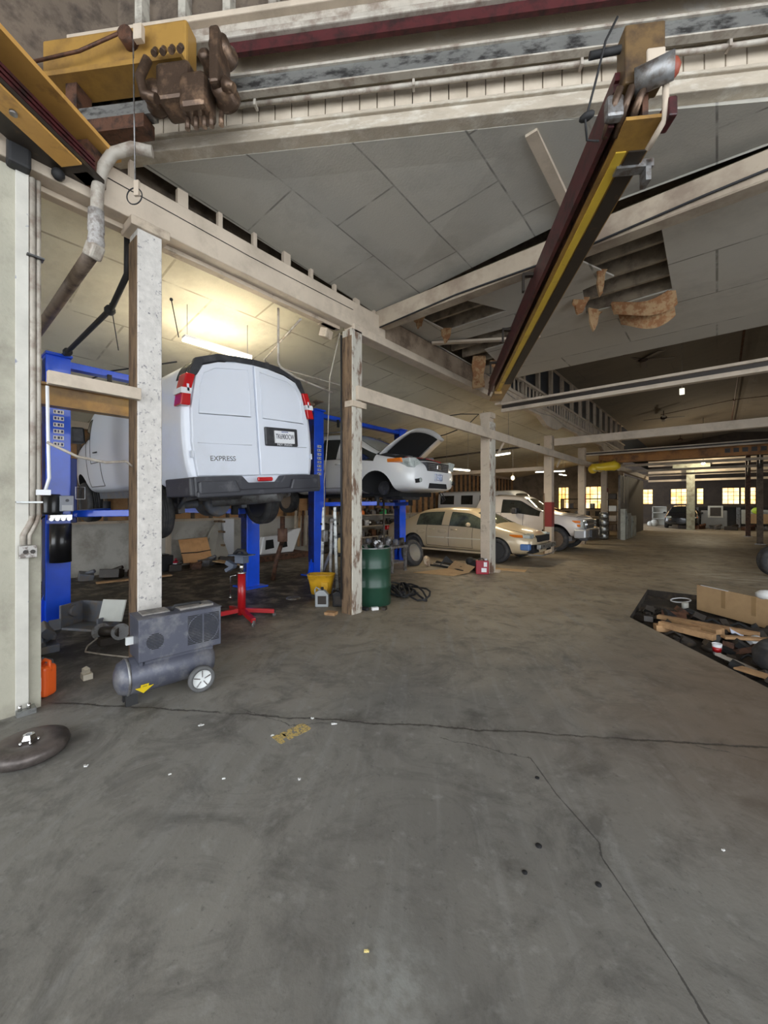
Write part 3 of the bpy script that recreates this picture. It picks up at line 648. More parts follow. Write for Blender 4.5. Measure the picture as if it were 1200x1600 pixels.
def prof(zb, w, zbelt, wt, zt, zc, low=.12, mid=.5, wr=.85):
    return [(0,zb),(.8*w,zb),(.97*w,zb+low),(w,zb+(zbelt-zb)*mid),(.965*w,zbelt),(wt,zt),(wt*wr,zt+(zc-zt)*.55),(wt*.45,zc),(0,zc+.01)]
def vehicle_body(root, stations, label_of, palette, wells, seams=('body',), sub=2, crease_end=False):
    """stations = [(x, profile)], label_of(i, strip, side) -> part name; palette part name -> material"""
    K = len(stations[0][1]); ring = []
    verts = []; 
    for x, pf in stations:
        ring.append(len(verts))
        for y, z in pf: verts.append((x, y, z))
        for y, z in pf[1:-1]: verts.append((x, -y, z))
    def idx(i, k, s):
        if k in (0, K-1) or s > 0: return ring[i] + k
        return ring[i] + K - 1 + k
    names = []; fl_ = []; lab = []
    def L(n):
        if n not in names: names.append(n)
        return names.index(n)
    for i in range(len(stations)-1):
        for k in range(K-1):
            for s in (1, -1):
                q = [idx(i,k,s), idx(i,k+1,s), idx(i+1,k+1,s), idx(i+1,k,s)]
                fl_.append(q if s > 0 else q[::-1]); lab.append(L(label_of(i, k, s)))
    for i, flip in ((0, 1), (len(stations)-1, 0)):
        for k in range(K-1):
            q = []
            for a in (idx(i,k,1), idx(i,k+1,1), idx(i,k+1,-1), idx(i,k,-1)):
                if a not in q: q.append(a)
            if len(q) > 2: fl_.append(q[::-1] if flip else q); lab.append(L('body'))
    me = bpy.data.meshes.new('cage'); me.from_pydata(verts, [], fl_)
    bm = bmesh.new(); bm.from_mesh(me); bmesh.ops.recalc_face_normals(bm, faces=bm.faces); bm.to_mesh(me); bm.free()
    for n in names: me.materials.append(bpy.data.materials.get('__'+n) or bpy.data.materials.new('__'+n))
    me.polygons.foreach_set('material_index', lab); me.polygons.foreach_set('use_smooth', [True]*len(lab))
    ob = bpy.data.objects.new('cage', me); COL.objects.link(ob)
    ss = ob.modifiers.new('s', 'SUBSURF'); ss.levels = sub; ss.render_levels = sub
    cut = []
    for (x, y, z, r) in wells:
        c = MB().lathe([(r, -.34), (r, .34)], (x, y, z), 'Y', 32, smooth=True).build('cutter', bpy.data.materials.get('__well') or bpy.data.materials.new('__well'))
        bo = ob.modifiers.new('b', 'BOOLEAN'); bo.object = c; bo.operation = 'DIFFERENCE'; bo.solver = 'EXACT'; bo.material_mode = 'TRANSFER'
        cut.append(c)
    bpy.context.view_layer.update()
    dg = bpy.context.evaluated_depsgraph_get(); ev = ob.evaluated_get(dg)
    res = bpy.data.meshes.new_from_object(ev)
    mn = [m.name[2:] if m else 'body' for m in res.materials]
    bpy.data.objects.remove(ob)
    for c in cut: bpy.data.objects.remove(c)
    vs = [v.co.copy() for v in res.vertices]
    byname = {}; el = {}
    for p in res.polygons:
        n = mn[p.material_index] if p.material_index < len(mn) else 'body'
        byname.setdefault(n, []).append(list(p.vertices))
        for e in p.edge_keys: el.setdefault(e, []).append(n)
    out = {}
    groups = []
    for n, faces in byname.items():
        if 'window' in n or 'glass' in n or n == 'well':
            par = {}
            def find(a):
                while par.setdefault(a, a) != a: par[a] = par[par[a]]; a = par[a]
                return a
            for f in faces:
                for q in f[1:]: par[find(q)] = find(f[0])
            comp = {}
            for f in faces: comp.setdefault(find(f[0]), []).append(f)
            big = sorted(comp.values(), key=len, reverse=True)
            groups += [(n, fs_) for fs_ in big if len(fs_) > 3]
        else: groups.append((n, faces))
    for n, faces in groups:
        used = {}; fv = []
        for f in faces: fv.append([used.setdefault(i, len(used)) for i in f])
        order = sorted(used, key=lambda i: used[i])
        m = palette.get(n) or (well_m if n == 'well' else palette['body'])
        me2 = bpy.data.meshes.new(n); me2.from_pydata([vs[i] for i in order], [], fv)
        me2.polygons.foreach_set('use_smooth', [n != 'well' or True]*len(fv)); me2.materials.append(m)
        nm = {'well': 'wheel_well'}.get(n, n)
        if nm.endswith('_l') or nm.endswith('_r'): nm = nm[:-2]
        o = bpy.data.objects.new(nm, me2); COL.objects.link(o); o.parent = root; out[n] = o
    mb = MB()
    for (a, b), ns in el.items():
        if len(ns) == 2 and ns[0] != ns[1] and 'well' not in ns:
            mb.bar(vs[a], vs[b], .009, .009, up=(vs[a]+vs[b]).normalized())
    if mb.v: mb.build('panel_gap', seam_m, root, fix=False)
    return out
def wheel(root, c, r, w, side, style='alloy', rimmat=None, tm=None, tilt=None):
    """side = +1/-1: which way along local y the hub face looks"""
    a, b = r*.66, w/2
    pr = [(a,-b*.8),(a*1.08,-b),(r*.93,-b*.98),(r*.985,-b*.7),(r,-b*.4)]
    for k in (-.3,-.05,.2): pr += [(r,b*k-.004),(r*.975,b*k),(r*.975,b*(k+.12)),(r,b*(k+.12)+.004)]
    pr += [(r,b*.5),(r*.985,b*.7),(r*.93,b*.98),(a*1.08,b),(a,b*.8)]
    tw = MB().lathe(pr, (0,0,0), 'Y', 36, closed=True).build('wheel', tm or tyre_m, root); tw.location = c
    if tilt: tw.rotation_euler = tilt
    rm = rimmat or rim_silver; s = side
    mb = MB().lathe([(a*1.02,-b*.8),(a*.9,-b*.5),(a*.9,b*.5),(a*1.02,b*.8)], (0,0,0), 'Y', 32)
    mb.lathe([(.001,s*b*.62),(a*.2,s*b*.62),(a*.22,s*b*.5),(a*.22,s*b*.3)], (0,0,0), 'Y', 16)
    n = {'alloy': 7, 'five': 5, 'steel': 9}[style]
    for k in range(n):
        t = 2*PI*k/n; w_ = a*(.16 if style != 'five' else .24)
        p = Vector((math.cos(t)*a*.15, s*b*.48, math.sin(t)*a*.15)); q = Vector((math.cos(t)*a*.98, s*b*.62, math.sin(t)*a*.98))
        mb.bar(p, q, w_, b*.18, up=(0,1,0))
    mb.build('rim', rm, tw)
    MB().lathe([(a*.88,-s*b*.2),(a*.3,-s*b*.2)], (0,0,0), 'Y', 24).build('brake_disc', trim_black, tw)
    return tw
def quad_patch(mb, ps, t=.012, n=(0,0,0)):
    ps = [Vector(p) for p in ps]; nn = Vector(n) if Vector(n).length else (ps[1]-ps[0]).cross(ps[2]-ps[0]).normalized()
    k = len(ps); mb.add(ps + [p + nn*t for p in ps], [tuple(range(k)), tuple(range(k,2*k))[::-1]] + [(i,(i+1)%k,k+(i+1)%k,k+i) for i in range(k)])
    return mb

# ---- cargo van on the first lift: local x points to the nose, z = 0 at the bumper's underside
van = thing('cargo_van', 'white cargo van raised on the nearest blue lift, its rear doors towards the camera', 'van', (-4.62,2.96,1.70), (R(-4.2),0,PI))
def vp(s=1, h=1, zb=.10, belt=1.05):
    return [(0,zb),(.8*s,zb),(.96*s,zb+.05),(1.0*s,.62),(.985*s,belt*h),(.90*s,1.40*h),(.815*s,1.58*h),(.50*s,1.69*h),(0,1.72*h)]
vst = [(0,vp(.985,.985)),(.03,vp()),(.16,vp()),(.9,vp()),(1.9,vp()),(2.9,vp()),(3.0,vp()),(3.7,vp()),(3.80,vp(.99,.99)),
       (4.45,[(0,.1),(.78,.1),(.93,.15),(.98,.6),(.95,.98),(.84,1.05),(.76,1.07),(.45,1.12),(0,1.14)]),
       (5.0,[(0,.1),(.7,.1),(.86,.15),(.92,.5),(.88,.82),(.76,.90),(.7,.92),(.4,.96),(0,.97)]),
       (5.3,[(0,.14),(.6,.14),(.76,.18),(.82,.45),(.78,.68),(.66,.76),(.6,.78),(.36,.82),(0,.83)])]
def vlab(i, k, s):
    if i in (0,1) and k >= 5: return 'roof_edge_trim'
    if i in (6,) and k in (3,4) : return 'body'
    if i == 7 and k == 4: return 'side_window'
    if i in (6,7) and k in (2,3): return 'front_door_l' if s > 0 else 'front_door_r'
    if i == 8 and k in (6,7): return 'windshield'
    if i == 8 and k == 4: return 'side_window'
    return 'body'
vehicle_body(van, vst, vlab, {'body': van_paint, 'roof_edge_trim': trim_black, 'side_window': glass_dark, 'windshield': glass_dark},
             [(1.32,.92,.02,.46),(1.32,-.92,.02,.46),(4.5,.92,.02,.46),(4.5,-.92,.02,.46)])
van.scale = (1, .945, 1)
# rear doors as separate leaves
def rear_outline(s):
    o = [(.012,.235),(.86,.235),(.905,.62),(.885,1.02),(.80,1.39),(.70,1.53),(.50,1.60),(.25,1.635),(.012,1.65)]
    return [(s*y, z) for y, z in o]
for s in (1, -1):
    d = MB().prism(rear_outline(s), -.035, .03, 'X').build('rear_door', van_paint, van, bevel=.012)
    pn = [(.09,.98),(.80,.96),(.765,1.28),(.70,1.44),(.55,1.52),(.09,1.575)]
    pts = [(-.037, s*y, z) for y, z in pn]; MB().tube(pts + [pts[0], pts[1]], .007, 6).build('pressed_panel_rim', van_paint, d)
    MB().tube([(-.037,s*.10,.62),(-.037,s*.84,.62)], .004, 4).build('crease', van_paint, d)
    for z in (.45,1.2): MB().bx((-.05,s*.90,z),(-.01,s*.925,z+.08)).build('hinge', van_paint, d)
trimpoly = [(.78,1.40),(.70,1.545),(.50,1.615),(.25,1.65),(0,1.66)]; outer = [(.885,1.40),(.79,1.60),(.50,1.70),(.25,1.72),(0,1.73)]
for s in (1,-1):
    MB().prism([(s*y,z) for y, z in trimpoly] + [(s*y,z) for y, z in outer[::-1]], -.03, .03, 'X').build('rear_arch_trim', trim_black, van, bevel=.008)
    tl = [(1.0,1.04),(.885,1.04),(.86,1.22),(.80,1.40),(.905,1.41),(.965,1.22)]
    lamp = MB().prism([(s*y*1.015,z) for y, z in tl], -.045, .14, 'X').build('tail_lamp', tail_red, van, bevel=.012)
    MB().prism([(s*1.003,1.17),(s*.88,1.17),(s*.868,1.235),(s*.992,1.235)], -.050, .145, 'X').build('reverse_lens', white_tag, lamp)
# bumper with recessed step
bp = MB().bx((-.17,-.95,-.02),(.02,.95,.06)); bp.prism([(-.965,0),(.965,0),(.965,.225),(.33,.225),(.25,.14),(-.25,.14),(-.33,.225),(-.965,.225)][::-1], -.14, .05, 'X')
bump = bp.build('rear_bumper', bumper_m, van, bevel=.018)
for s in (1,-1): MB().prism([(s*.38,.03),(s*.93,.03),(s*.93,.17),(s*.44,.17)], -.18, -.13, 'X').build('bumper_step', bumper_m, bump, bevel=.02)
for s in (1,-1): MB().bx((-.12,s*.94,.0),(.55,s*1.01,.22)).build('bumper_end', bumper_m, bump, bevel=.02)
plab(MB().bx((-.155,-.12,.15),(-.12,.12,.205)).build('centre_lamp', tail_red, bump, bevel=.02), 'red oval lamp in the middle of the bumper')
# plate in its black recess (on the right-hand door)
hs = MB().bx((-.065,-.66,.62),(-.03,-.10,.87)).build('plate_housing', trim_black, van, bevel=.025)
pl = MB().bx((-.082,-.585,.66),(-.064,-.245,.825)).build('number_plate', white_tag, hs)
TM = lambda x, y, z, sx=1: Matrix.Translation((x,y,z)) @ Matrix(((0,0,1,0),(-1,0,0,0),(0,1,0,0),(0,0,0,1))) @ Matrix.Diagonal((sx,1,1,1))
TB = lambda x, y, z, sx=1: Matrix.Translation((x,y,z)) @ Matrix(((0,0,-1,0),(-1,0,0,0),(0,1,0,0),(0,0,0,1))) @ Matrix.Diagonal((sx,1,1,1))
ink = mat('dark_ink', (.02,.02,.04), .6)
text_mesh('plate_characters', 'TK690OCW', .095, ink, hs, TB(-.085,-.415,.745,.62), .001)
text_mesh('plate_header', 'INDIANA', .028, mat('blue_ink', (.03,.06,.3), .6), hs, TB(-.085,-.415,.81), .001)
text_mesh('plate_frame_text', 'INDY TRUCKS', .045, white_tag, hs, TB(-.067,-.415,.642,.9), .001)
text_mesh('door_badge', 'EXPRESS', .085, chrome, van, TB(-.04,.53,.44,1.1), .004)
# underbody: axle, differential, springs, exhaust, wheels
ub = mat('underbody_grime', (.12,.13,.155), .5, col2=(.16,.13,.10), scale=8, bump=.4)
ax = MB().tube([(1.32,-.86,-.13),(1.32,.86,-.13)], .055, 14).build('rear_axle', ub, van)
MB().ball((1.32,.05,-.13), .21, 20, (1,1,.95)).lathe([(.17,-.12),(.20,-.05),(.20,.03),(.1,.14),(.05,.2)], (1.1,.05,-.13), 'X', 20).build('differential', ub, ax)
for s in (1,-1):
    MB().tube([(.25,s*.52,.14),(.8,s*.52,-.02),(1.32,s*.52,-.06),(1.9,s*.52,0),(2.5,s*.52,.12)], .035, 8).build('leaf_spring', ub, ax)
    MB().bx((1.24,s*.47,-.24),(1.40,s*.57,.02)).build('spring_clamp', ub, ax)
    MB().bx((.05,s*.40,.02),(4.8,s*.52,.13)).build('frame_rail', ub, van)
    MB().cyl((1.15,s*.6,-.16),(.85,s*.45,.2),.03).build('shock_absorber', ub, ax)
ex = MB().tube([(-.04,-.30,-.02),(.3,-.1,-.045),(.55,.4,-.045)], .11, 18).build('muffler', mat('aluminised_muffler', (.16,.16,.16), .5, metal=.5, col2=(.06,.05,.045), scale=8), van)
MB().tube([(.35,-.25,-.03),(.25,-.62,-.05),(.5,-.86,-.05),(.9,-.98,-.04)], .045, 12).build('tail_pipe', dull_steel, ex)
MB().bx((.3,-.75,.0),(4.6,.75,.12)).build('floor_pan', ub, van)
MB().cyl((1.6,.05,-.10),(3.9,.05,.0),.045).build('drive_shaft', ub, van)
MB().lathe([(.33,-.1),(.36,-.05),(.36,.05),(.33,.1)], (.62,.18,.03), 'Z', 24).build('spare_tyre', tyre_m, van)
for x, y, z, s in ((1.36,.84,-.20,1),(1.30,-.90,-.17,-1),(4.5,.82,-.05,1),(4.5,-.82,-.05,-1)):
    wheel(van, (x,y,z), .375, .25, s, 'steel', rim_dark)
MB().bx((3.75,1.0,.98),(3.95,1.2,1.25)).build('wing_mirror', trim_black, van, bevel=.03)
plab(MB().tube([(3.2,1.0,.78),(3.35,1.012,.78)], .012).build('door_handle', trim_black, van), 'black door handle')

# ---- minivan on the second lift, nose to the aisle, bonnet open
mini = thing('minivan', 'white minivan with its bonnet open, raised on the second blue lift', 'minivan', (-9.62,7.22,1.60), (0,0,0))
S = [(0,prof(.25,.86,.98,.70,1.10,1.15)),(.08,prof(.2,.93,1.0,.74,1.46,1.50)),(.35,prof(.2,.98,1.0,.76,1.56,1.62)),(1.05,prof(.18,1.0,.98,.78,1.60,1.68)),(1.15,prof(.18,1.0,.98,.78,1.60,1.68)),
     (2.15,prof(.18,1.0,.96,.78,1.60,1.69)),(2.25,prof(.18,1.0,.96,.78,1.60,1.69)),(3.0,prof(.18,1.0,.94,.74,1.54,1.63)),(3.15,prof(.18,1.0,.94,.72,1.50,1.60)),
     (3.55,prof(.18,1.0,.93,.78,1.28,1.40)),(4.05,prof(.18,.99,.92,.84,1.00,1.08)),(4.55,prof(.2,.96,.86,.80,.92,1.0)),(4.9,prof(.22,.88,.74,.66,.82,.88)),(5.08,prof(.27,.70,.62,.5,.68,.72))]
def mlab(i, k, s):
    sd = '_l' if s > 0 else '_r'
    if k == 4 and i in (2,4,6): return 'side_window'
    if k == 4 and i in (8,9): return 'quarter_glass'
    if k in (6,7) and i in (8,9): return 'windshield'
    if k in (2,3) and i in (4,5): return 'sliding_door'+sd
    if k in (2,3) and i in (6,7): return 'front_door'+sd
    if k in (5,6,7) and i in (10,11): return 'engine_bay'
    return 'body'
vehicle_body(mini, S, mlab, {'body': white_car, 'side_window': glass_dark, 'quarter_glass': glass_dark, 'windshield': mat('pale_windshield', (.42,.45,.44), .08, coat=.6), 'engine_bay': well_m},
             [(4.12,.95,.22,.44),(4.12,-.95,.22,.44),(1.05,.95,.14,.39),(1.05,-.95,.14,.39)])
# open bonnet: shell with dark insulation below
hood = MB(); n = 8; vs = []; vs2 = []
ang = R(38)
for j in range(n+1):
    for i in range(n+1):
        a = i/n*2-1; b = j/n; w_ = .80*(1-.16*b*b) ; L_ = .98*(1-.10*a*a)
        x = b*L_; y = a*w_; z = .06*(1-a*a) - .10*b*b - .04*abs(a)**3
        X_ = 4.02 + x*math.cos(ang) - z*math.sin(ang); Z_ = 1.02 + x*math.sin(ang) + z*math.cos(ang)
        vs.append((X_, y, Z_)); X2 = 4.02 + x*math.cos(ang) - (z-.03)*math.sin(ang); vs2.append((X2, y*.985, 1.02 + x*math.sin(ang) + (z-.03)*math.cos(ang)))
fs = [(j*(n+1)+i, j*(n+1)+i+1, (j+1)*(n+1)+i+1, (j+1)*(n+1)+i) for j in range(n) for i in range(n)]
N = (n+1)**2; rim = [i for i in range(n+1)] + [j*(n+1)+n for j in range(1,n+1)] + [n*(n+1)+i for i in range(n-1,-1,-1)] + [j*(n+1) for j in range(n-1,0,-1)]
hood.add(vs+vs2, fs + [tuple(N+q for q in f[::-1]) for f in fs] + [(rim[i], rim[(i+1)%len(rim)], N+rim[(i+1)%len(rim)], N+rim[i]) for i in range(len(rim))], True)
hd = hood.build('bonnet', white_car, mini); plab(hd, 'raised white bonnet')
mb = MB(); pv = [vs2[k] for k in range(N)]
sel = []
for j in range(1, n-1):
    for i in range(1, n-1): sel.append((j*(n+1)+i, j*(n+1)+i+1, (j+1)*(n+1)+i+1, (j+1)*(n+1)+i))
dn = Vector((math.sin(ang), 0, -math.cos(ang)))*.012
mb.add([Vector(p)+dn for p in vs2] , sel); mb.build('insulation_pad', mat('black_felt', (.015,.015,.016), .9), hd, fix=False)
MB().tube([(4.15,.5,1.0),(4.5,.62,1.33)], .008, 5).build('prop_rod', dull_steel, hd)
for s in (1,-1):
    MB().prism([(s*.44,.66),(s*.82,.70),(s*.90,.88),(s*.66,.90),(s*.46,.82)], 4.60, 4.965, 'X').build('headlamp', lamp_clear, mini, bevel=.02)
    MB().prism([(s*.82,.78),(s*.925,.82),(s*.935,.89),(s*.86,.89)], 4.42, 4.78, 'X').build('side_lamp', amber, mini, bevel=.01)
    fg = MB().prism([(s*.46,.42),(s*.72,.38),(s*.74,.46),(s*.56,.49)], 4.80, 5.035, 'X').build('fog_lamp_recess', well_m, mini)
    MB().lathe([(.001,0),(.045,0),(.05,-.02)], (5.04,s*.60,.445), 'X', 16).build('fog_lamp', lamp_clear, fg)
gr = MB(); gr.prism([(-.40,.64),(.40,.64),(.44,.82),(-.44,.82)], 4.90, 5.075, 'X'); g_ = gr.build('grille', trim_black, mini, bevel=.01)
for k in range(4): MB().bx((5.075,-.38,.66+.037*k),(5.09,.38,.675+.037*k)).build('slat', dull_steel, g_)
MB().bx((5.075,-.07,.68),(5.105,.07,.78)).build('badge', chrome, g_, bevel=.03)
MB().prism([(-.36,.28),(.36,.28),(.33,.39),(-.33,.39)], 4.97, 5.075, 'X').build('lower_intake', well_m, mini, bevel=.01)
npl = MB().bx((5.085,-.16,.44),(5.10,.14,.59)).build('number_plate', mat('blue_grey_plate', (.28,.36,.55), .4, col2=(.7,.72,.8), scale=14, lo=.45, hi=.55), mini)
MB().tube([(5.105,-.13,.46),(5.105,.11,.46),(5.105,.11,.57),(5.105,-.13,.57),(5.105,-.13,.46)], .005, 4).build('plate_frame', dull_steel, npl)
for s in (1,-1): plab(MB().bar((4.70,s*.06,.93),(4.70,s*.66,.90),.05,.05).build('radiator_support', red_m, mini), 'red bar across the open engine bay')
for i in range(14):
    MB().box((4.2+random.random()*.45, random.uniform(-.55,.55), .93+random.random()*.05), (.14,.16,.08)).build('engine_part', ub, mini) if i < 8 else None
MB().bx((.4,-.6,.12),(4.5,.6,.24)).build('underbody', well_m, mini)
MB().bx((3.8,-.35,.05),(4.4,.3,.2)).build('sump', trim_black, mini, bevel=.03)
wheel(mini, (1.05,.88,.06), .33, .22, 1); wheel(mini, (1.05,-.88,.06), .33, .22, -1); pass
plab(MB().lathe([(.15,-.02),(.15,.02)], (4.12,-.66,.30), 'Y', 24).lathe([(.06,-.06),(.06,.02)], (4.12,-.66,.30), 'Y', 16).build('brake_disc', trim_black, mini), 'bare brake disc where the wheel is off')
for k in range(2): MB().tube([(4.95,.25+k*.1,.2),(5.0,.3+k*.1,.05),(4.9,.42,-.02)], .012, 5).build('hanging_wire', black_m, mini)
for s in (1,-1):
    MB().tube([(.6,s*.66,1.68),(1.5,s*.66,1.73),(2.9,s*.66,1.66)], .018, 6).build('roof_rail', dull_steel, mini)
    for x in (2.0,2.95): MB().tube([(x,s*1.005,.86),(x+.16,s*1.01,.86)], .014).build('door_handle', white_car, mini)
    MB().ball((3.35,s*1.08,1.02), .11, 12, (.7,1,.75)).build('wing_mirror', white_car, mini)

# ---- sedans
def sedan(name, label, loc, rz, paint, glass, damaged=False):
    c = thing(name, label, 'car', loc, (0,0,rz))
    S = [(0,prof(.38,.66,.80,.52,.84,.90)),(.10,prof(.30,.80,.90,.62,.96,1.01)),(.55,prof(.26,.89,.93,.70,1.0,1.04)),(.70,prof(.24,.905,.94,.70,1.02,1.06)),(1.38,prof(.22,.91,.93,.60,1.35,1.40)),
         (1.62,prof(.22,.91,.93,.60,1.38,1.43)),(2.28,prof(.2,.91,.92,.61,1.41,1.46)),(2.36,prof(.2,.91,.92,.61,1.41,1.46)),(2.95,prof(.2,.91,.91,.60,1.37,1.43)),(3.10,prof(.2,.91,.91,.61,1.33,1.40)),
         (3.82,prof(.2,.905,.88,.74,.95,.99)),(4.35,prof(.22,.87,.80,.68,.86,.90)),(4.66,prof(.24,.80,.70,.58,.76,.80)),(4.82,prof(.30,.62,.60,.44,.66,.69))]
    def lb(i, k, s):
        sd = '_l' if s > 0 else '_r'
        if k == 4 and i in (4,5): return 'rear_side_window'
        if k == 4 and i in (7,8,9): return 'front_side_window'
        if k in (6,7) and i == 3: return 'rear_window'
        if k in (6,7) and i == 9: return 'windshield'
        if k in (2,3) and i in (5,6): return 'rear_door'+sd
        if k in (2,3) and i in (7,8): return 'front_door'+sd
        if k in (5,6,7) and i in (10,11,12): return 'bonnet'
        return 'body'
    body = vehicle_body(c, S, lb, {'body': paint, 'rear_side_window': glass, 'front_side_window': glass, 'rear_window': glass, 'windshield': glass},
                 [(3.90,.85,.32,.37),(3.90,-.85,.32,.37),(1.20,.85,.32,.37),(1.20,-.85,.32,.37)])
    for x in (1.20,3.90):
        for s in (1,-1): wheel(c, (x,s*.80,.33), .325, .21, s, 'alloy', rim_dark)
    for s in (1,-1):
        MB().bar((1.75,s*.925,.60),(2.33,s*.93,.60),.012,.03).bar((2.38,s*.93,.60),(3.45,s*.925,.60),.012,.03).build('side_moulding', mat('pale_moulding', (.72,.66,.52), .3, coat=.4) if damaged else trim_black, c)
        for x in (1.80,2.55): MB().tube([(x,s*.905,.83),(x+.05,s*.925,.835),(x+.14,s*.925,.835),(x+.18,s*.905,.83)], .014).build('door_handle', paint, c)
        MB().ball((3.12,s*.98,.99), .10, 12, (.6,1,.62)).build('wing_mirror', paint, c)
        MB().prism([(s*.44,.66),(s*.76,.68),(s*.80,.76),(s*.50,.80)], 4.36, 4.74, 'X').build('headlamp', lamp_clear, c, bevel=.02)
        MB().prism([(s*.76,.69),(s*.83,.70),(s*.84,.77),(s*.80,.77)], 4.22, 4.56, 'X').build('indicator', amber, c, bevel=.008)
        MB().bx((-.01,s*.45,.72),(.12,s*.80,.86)).build('tail_lamp', tail_red, c, bevel=.02)
        MB().bar((1.3,s*.88,.24),(3.6,s*.88,.24),.06,.05).build('sill_trim', paint, c)
    return c
acc = sedan('sedan', 'champagne beige sedan with a dented rear door and its front bumper missing', (-8.34,10.78,0), 0, beige_car, glass_grey, True)
MB().bx((4.60,-.70,.30),(4.80,.70,.52)).build('bumper_cavity', well_m, acc, bevel=.02)
plab(MB().bar((4.90,-.62,.47),(4.90,.62,.47),.10,.12).build('impact_bar', gray_steel, acc, bevel=.01), 'bare metal impact bar')
plab(MB().bx((4.50,-.84,.38),(4.74,-.64,.54)).build('washer_tank', mat('faded_blue_plastic', (.10,.20,.45), .5), acc, bevel=.03), 'blue plastic tank exposed in the corner')
MB().tube([(4.7,-.8,.28),(4.95,-.5,.25),(5.0,.1,.27),(4.95,.6,.3)], .018, 6).build('hanging_strip', dull_steel, acc)
MB().bx((4.74,-.42,.58),(4.84,.42,.74)).build('grille_opening', well_m, acc)
for x, z in ((1.50,.74),(2.25,.78)): plab(MB().ball((x,-.905,z), .13, 14, (1.2,.10,.5)).build('dent_highlight', beige_car, acc), 'crumpled dent in the panel')
sedan('sedan', 'dark sedan parked behind the nose of the white pickup', (-8.9,19.15,0), 0, dark_car, glass_dark)
sedan('sedan', 'black car facing the camera at the far end of the aisle', (-1.75,36.0,0), R(-90), dark_car, glass_dark)

# ---- pickup
pk = thing('pickup_truck', 'white extended-cab pickup parked nose out behind the beige sedan', 'truck', (-9.0,14.55,0))
S = [(0,prof(.62,.90,1.20,.86,1.25,1.27)),(.05,prof(.52,.98,1.22,.93,1.27,1.29)),(1.6,prof(.45,1.0,1.22,.94,1.27,1.29)),(2.05,prof(.42,1.0,1.22,.94,1.28,1.30)),(2.10,prof(.42,1.0,1.22,.76,1.72,1.80)),
     (2.25,prof(.42,1.0,1.22,.74,1.80,1.87)),(2.85,prof(.42,1.0,1.22,.74,1.82,1.90)),(2.97,prof(.42,1.0,1.22,.74,1.82,1.90)),(3.65,prof(.42,1.0,1.21,.73,1.78,1.86)),(3.78,prof(.42,1.0,1.21,.74,1.74,1.83)),
     (4.40,prof(.42,1.0,1.19,.84,1.25,1.29)),(5.1,prof(.44,.98,1.15,.82,1.20,1.25)),(5.62,prof(.50,.95,1.08,.78,1.14,1.18)),(5.72,prof(.55,.90,1.0,.7,1.05,1.07))]
def plb(i, k, s):
    sd = '_l' if s > 0 else '_r'
    if k == 4 and i == 5: return 'rear_side_window'
    if k == 4 and i in (7,8,9): return 'front_side_window'
    if k in (6,7) and i == 9: return 'windshield'
    if k in (6,7) and i == 3: return 'rear_window'
    if k in (2,3) and i in (5,6): return 'rear_door'+sd
    if k in (2,3) and i in (7,8): return 'front_door'+sd
    if k in (5,6,7) and i in (10,11): return 'bonnet'
    if k in (5,6,7) and i in (1,): return 'bed'
    return 'body'
vehicle_body(pk, S, plb, {'body': truck_paint, 'rear_side_window': glass_dark, 'front_side_window': glass_dark, 'windshield': glass_grey, 'rear_window': glass_dark, 'bed': trim_black},
             [(4.92,.95,.44,.47),(4.92,-.95,.44,.47),(1.25,.95,.44,.46),(1.25,-.95,.44,.46)])
for x in (1.25,4.92):
    for s in (1,-1): wheel(pk, (x,s*.86,.40), .40, .27, s, 'five', mat('worn_chrome_wheel', (.60,.52,.45), .22, metal=.9))
for s in (1,-1):
    h = MB().prism([(s*.50,.80),(s*.86,.80),(s*.90,1.03),(s*.50,1.03)], 5.45, 5.76, 'X').build('headlamp', lamp_clear, pk, bevel=.015)
    for z in (.83,.95): MB().bx((5.44,s*.86,z),(5.68,s*.925,z+.08)).build('indicator', amber, h, bevel=.006)
    MB().bx((3.55,s*1.0,1.22),(3.75,s*1.26,1.44)).build('wing_mirror', trim_black, pk, bevel=.04)
    MB().tube([(3.05,s*1.0,1.07),(3.10,s*1.03,1.07),(3.24,s*1.03,1.07),(3.29,s*1.0,1.07)], .02).build('door_handle', chrome, pk)
MB().bx((5.66,-.50,.74),(5.78,.50,1.05)).build('grille', trim_black, pk, bevel=.02)
MB().bx((5.76,-.50,.87),(5.80,.50,.92)).build('grille_bar', chrome, pk); 
fb = MB().bx((5.50,-.99,.46),(5.86,.99,.76)).build('front_bumper', mat('silver_bumper', (.55,.57,.60), .25, metal=.5, coat=.3), pk, bevel=.05)
MB().bx((5.66,-.98,.40),(5.90,.98,.50)).bx((5.84,-.45,.46),(5.92,.45,.74)).build('lower_valance', trim_black, fb, bevel=.02)
MB().bx((.4,-.8,.36),(5.4,.8,.5)).build('chassis', ub, pk)

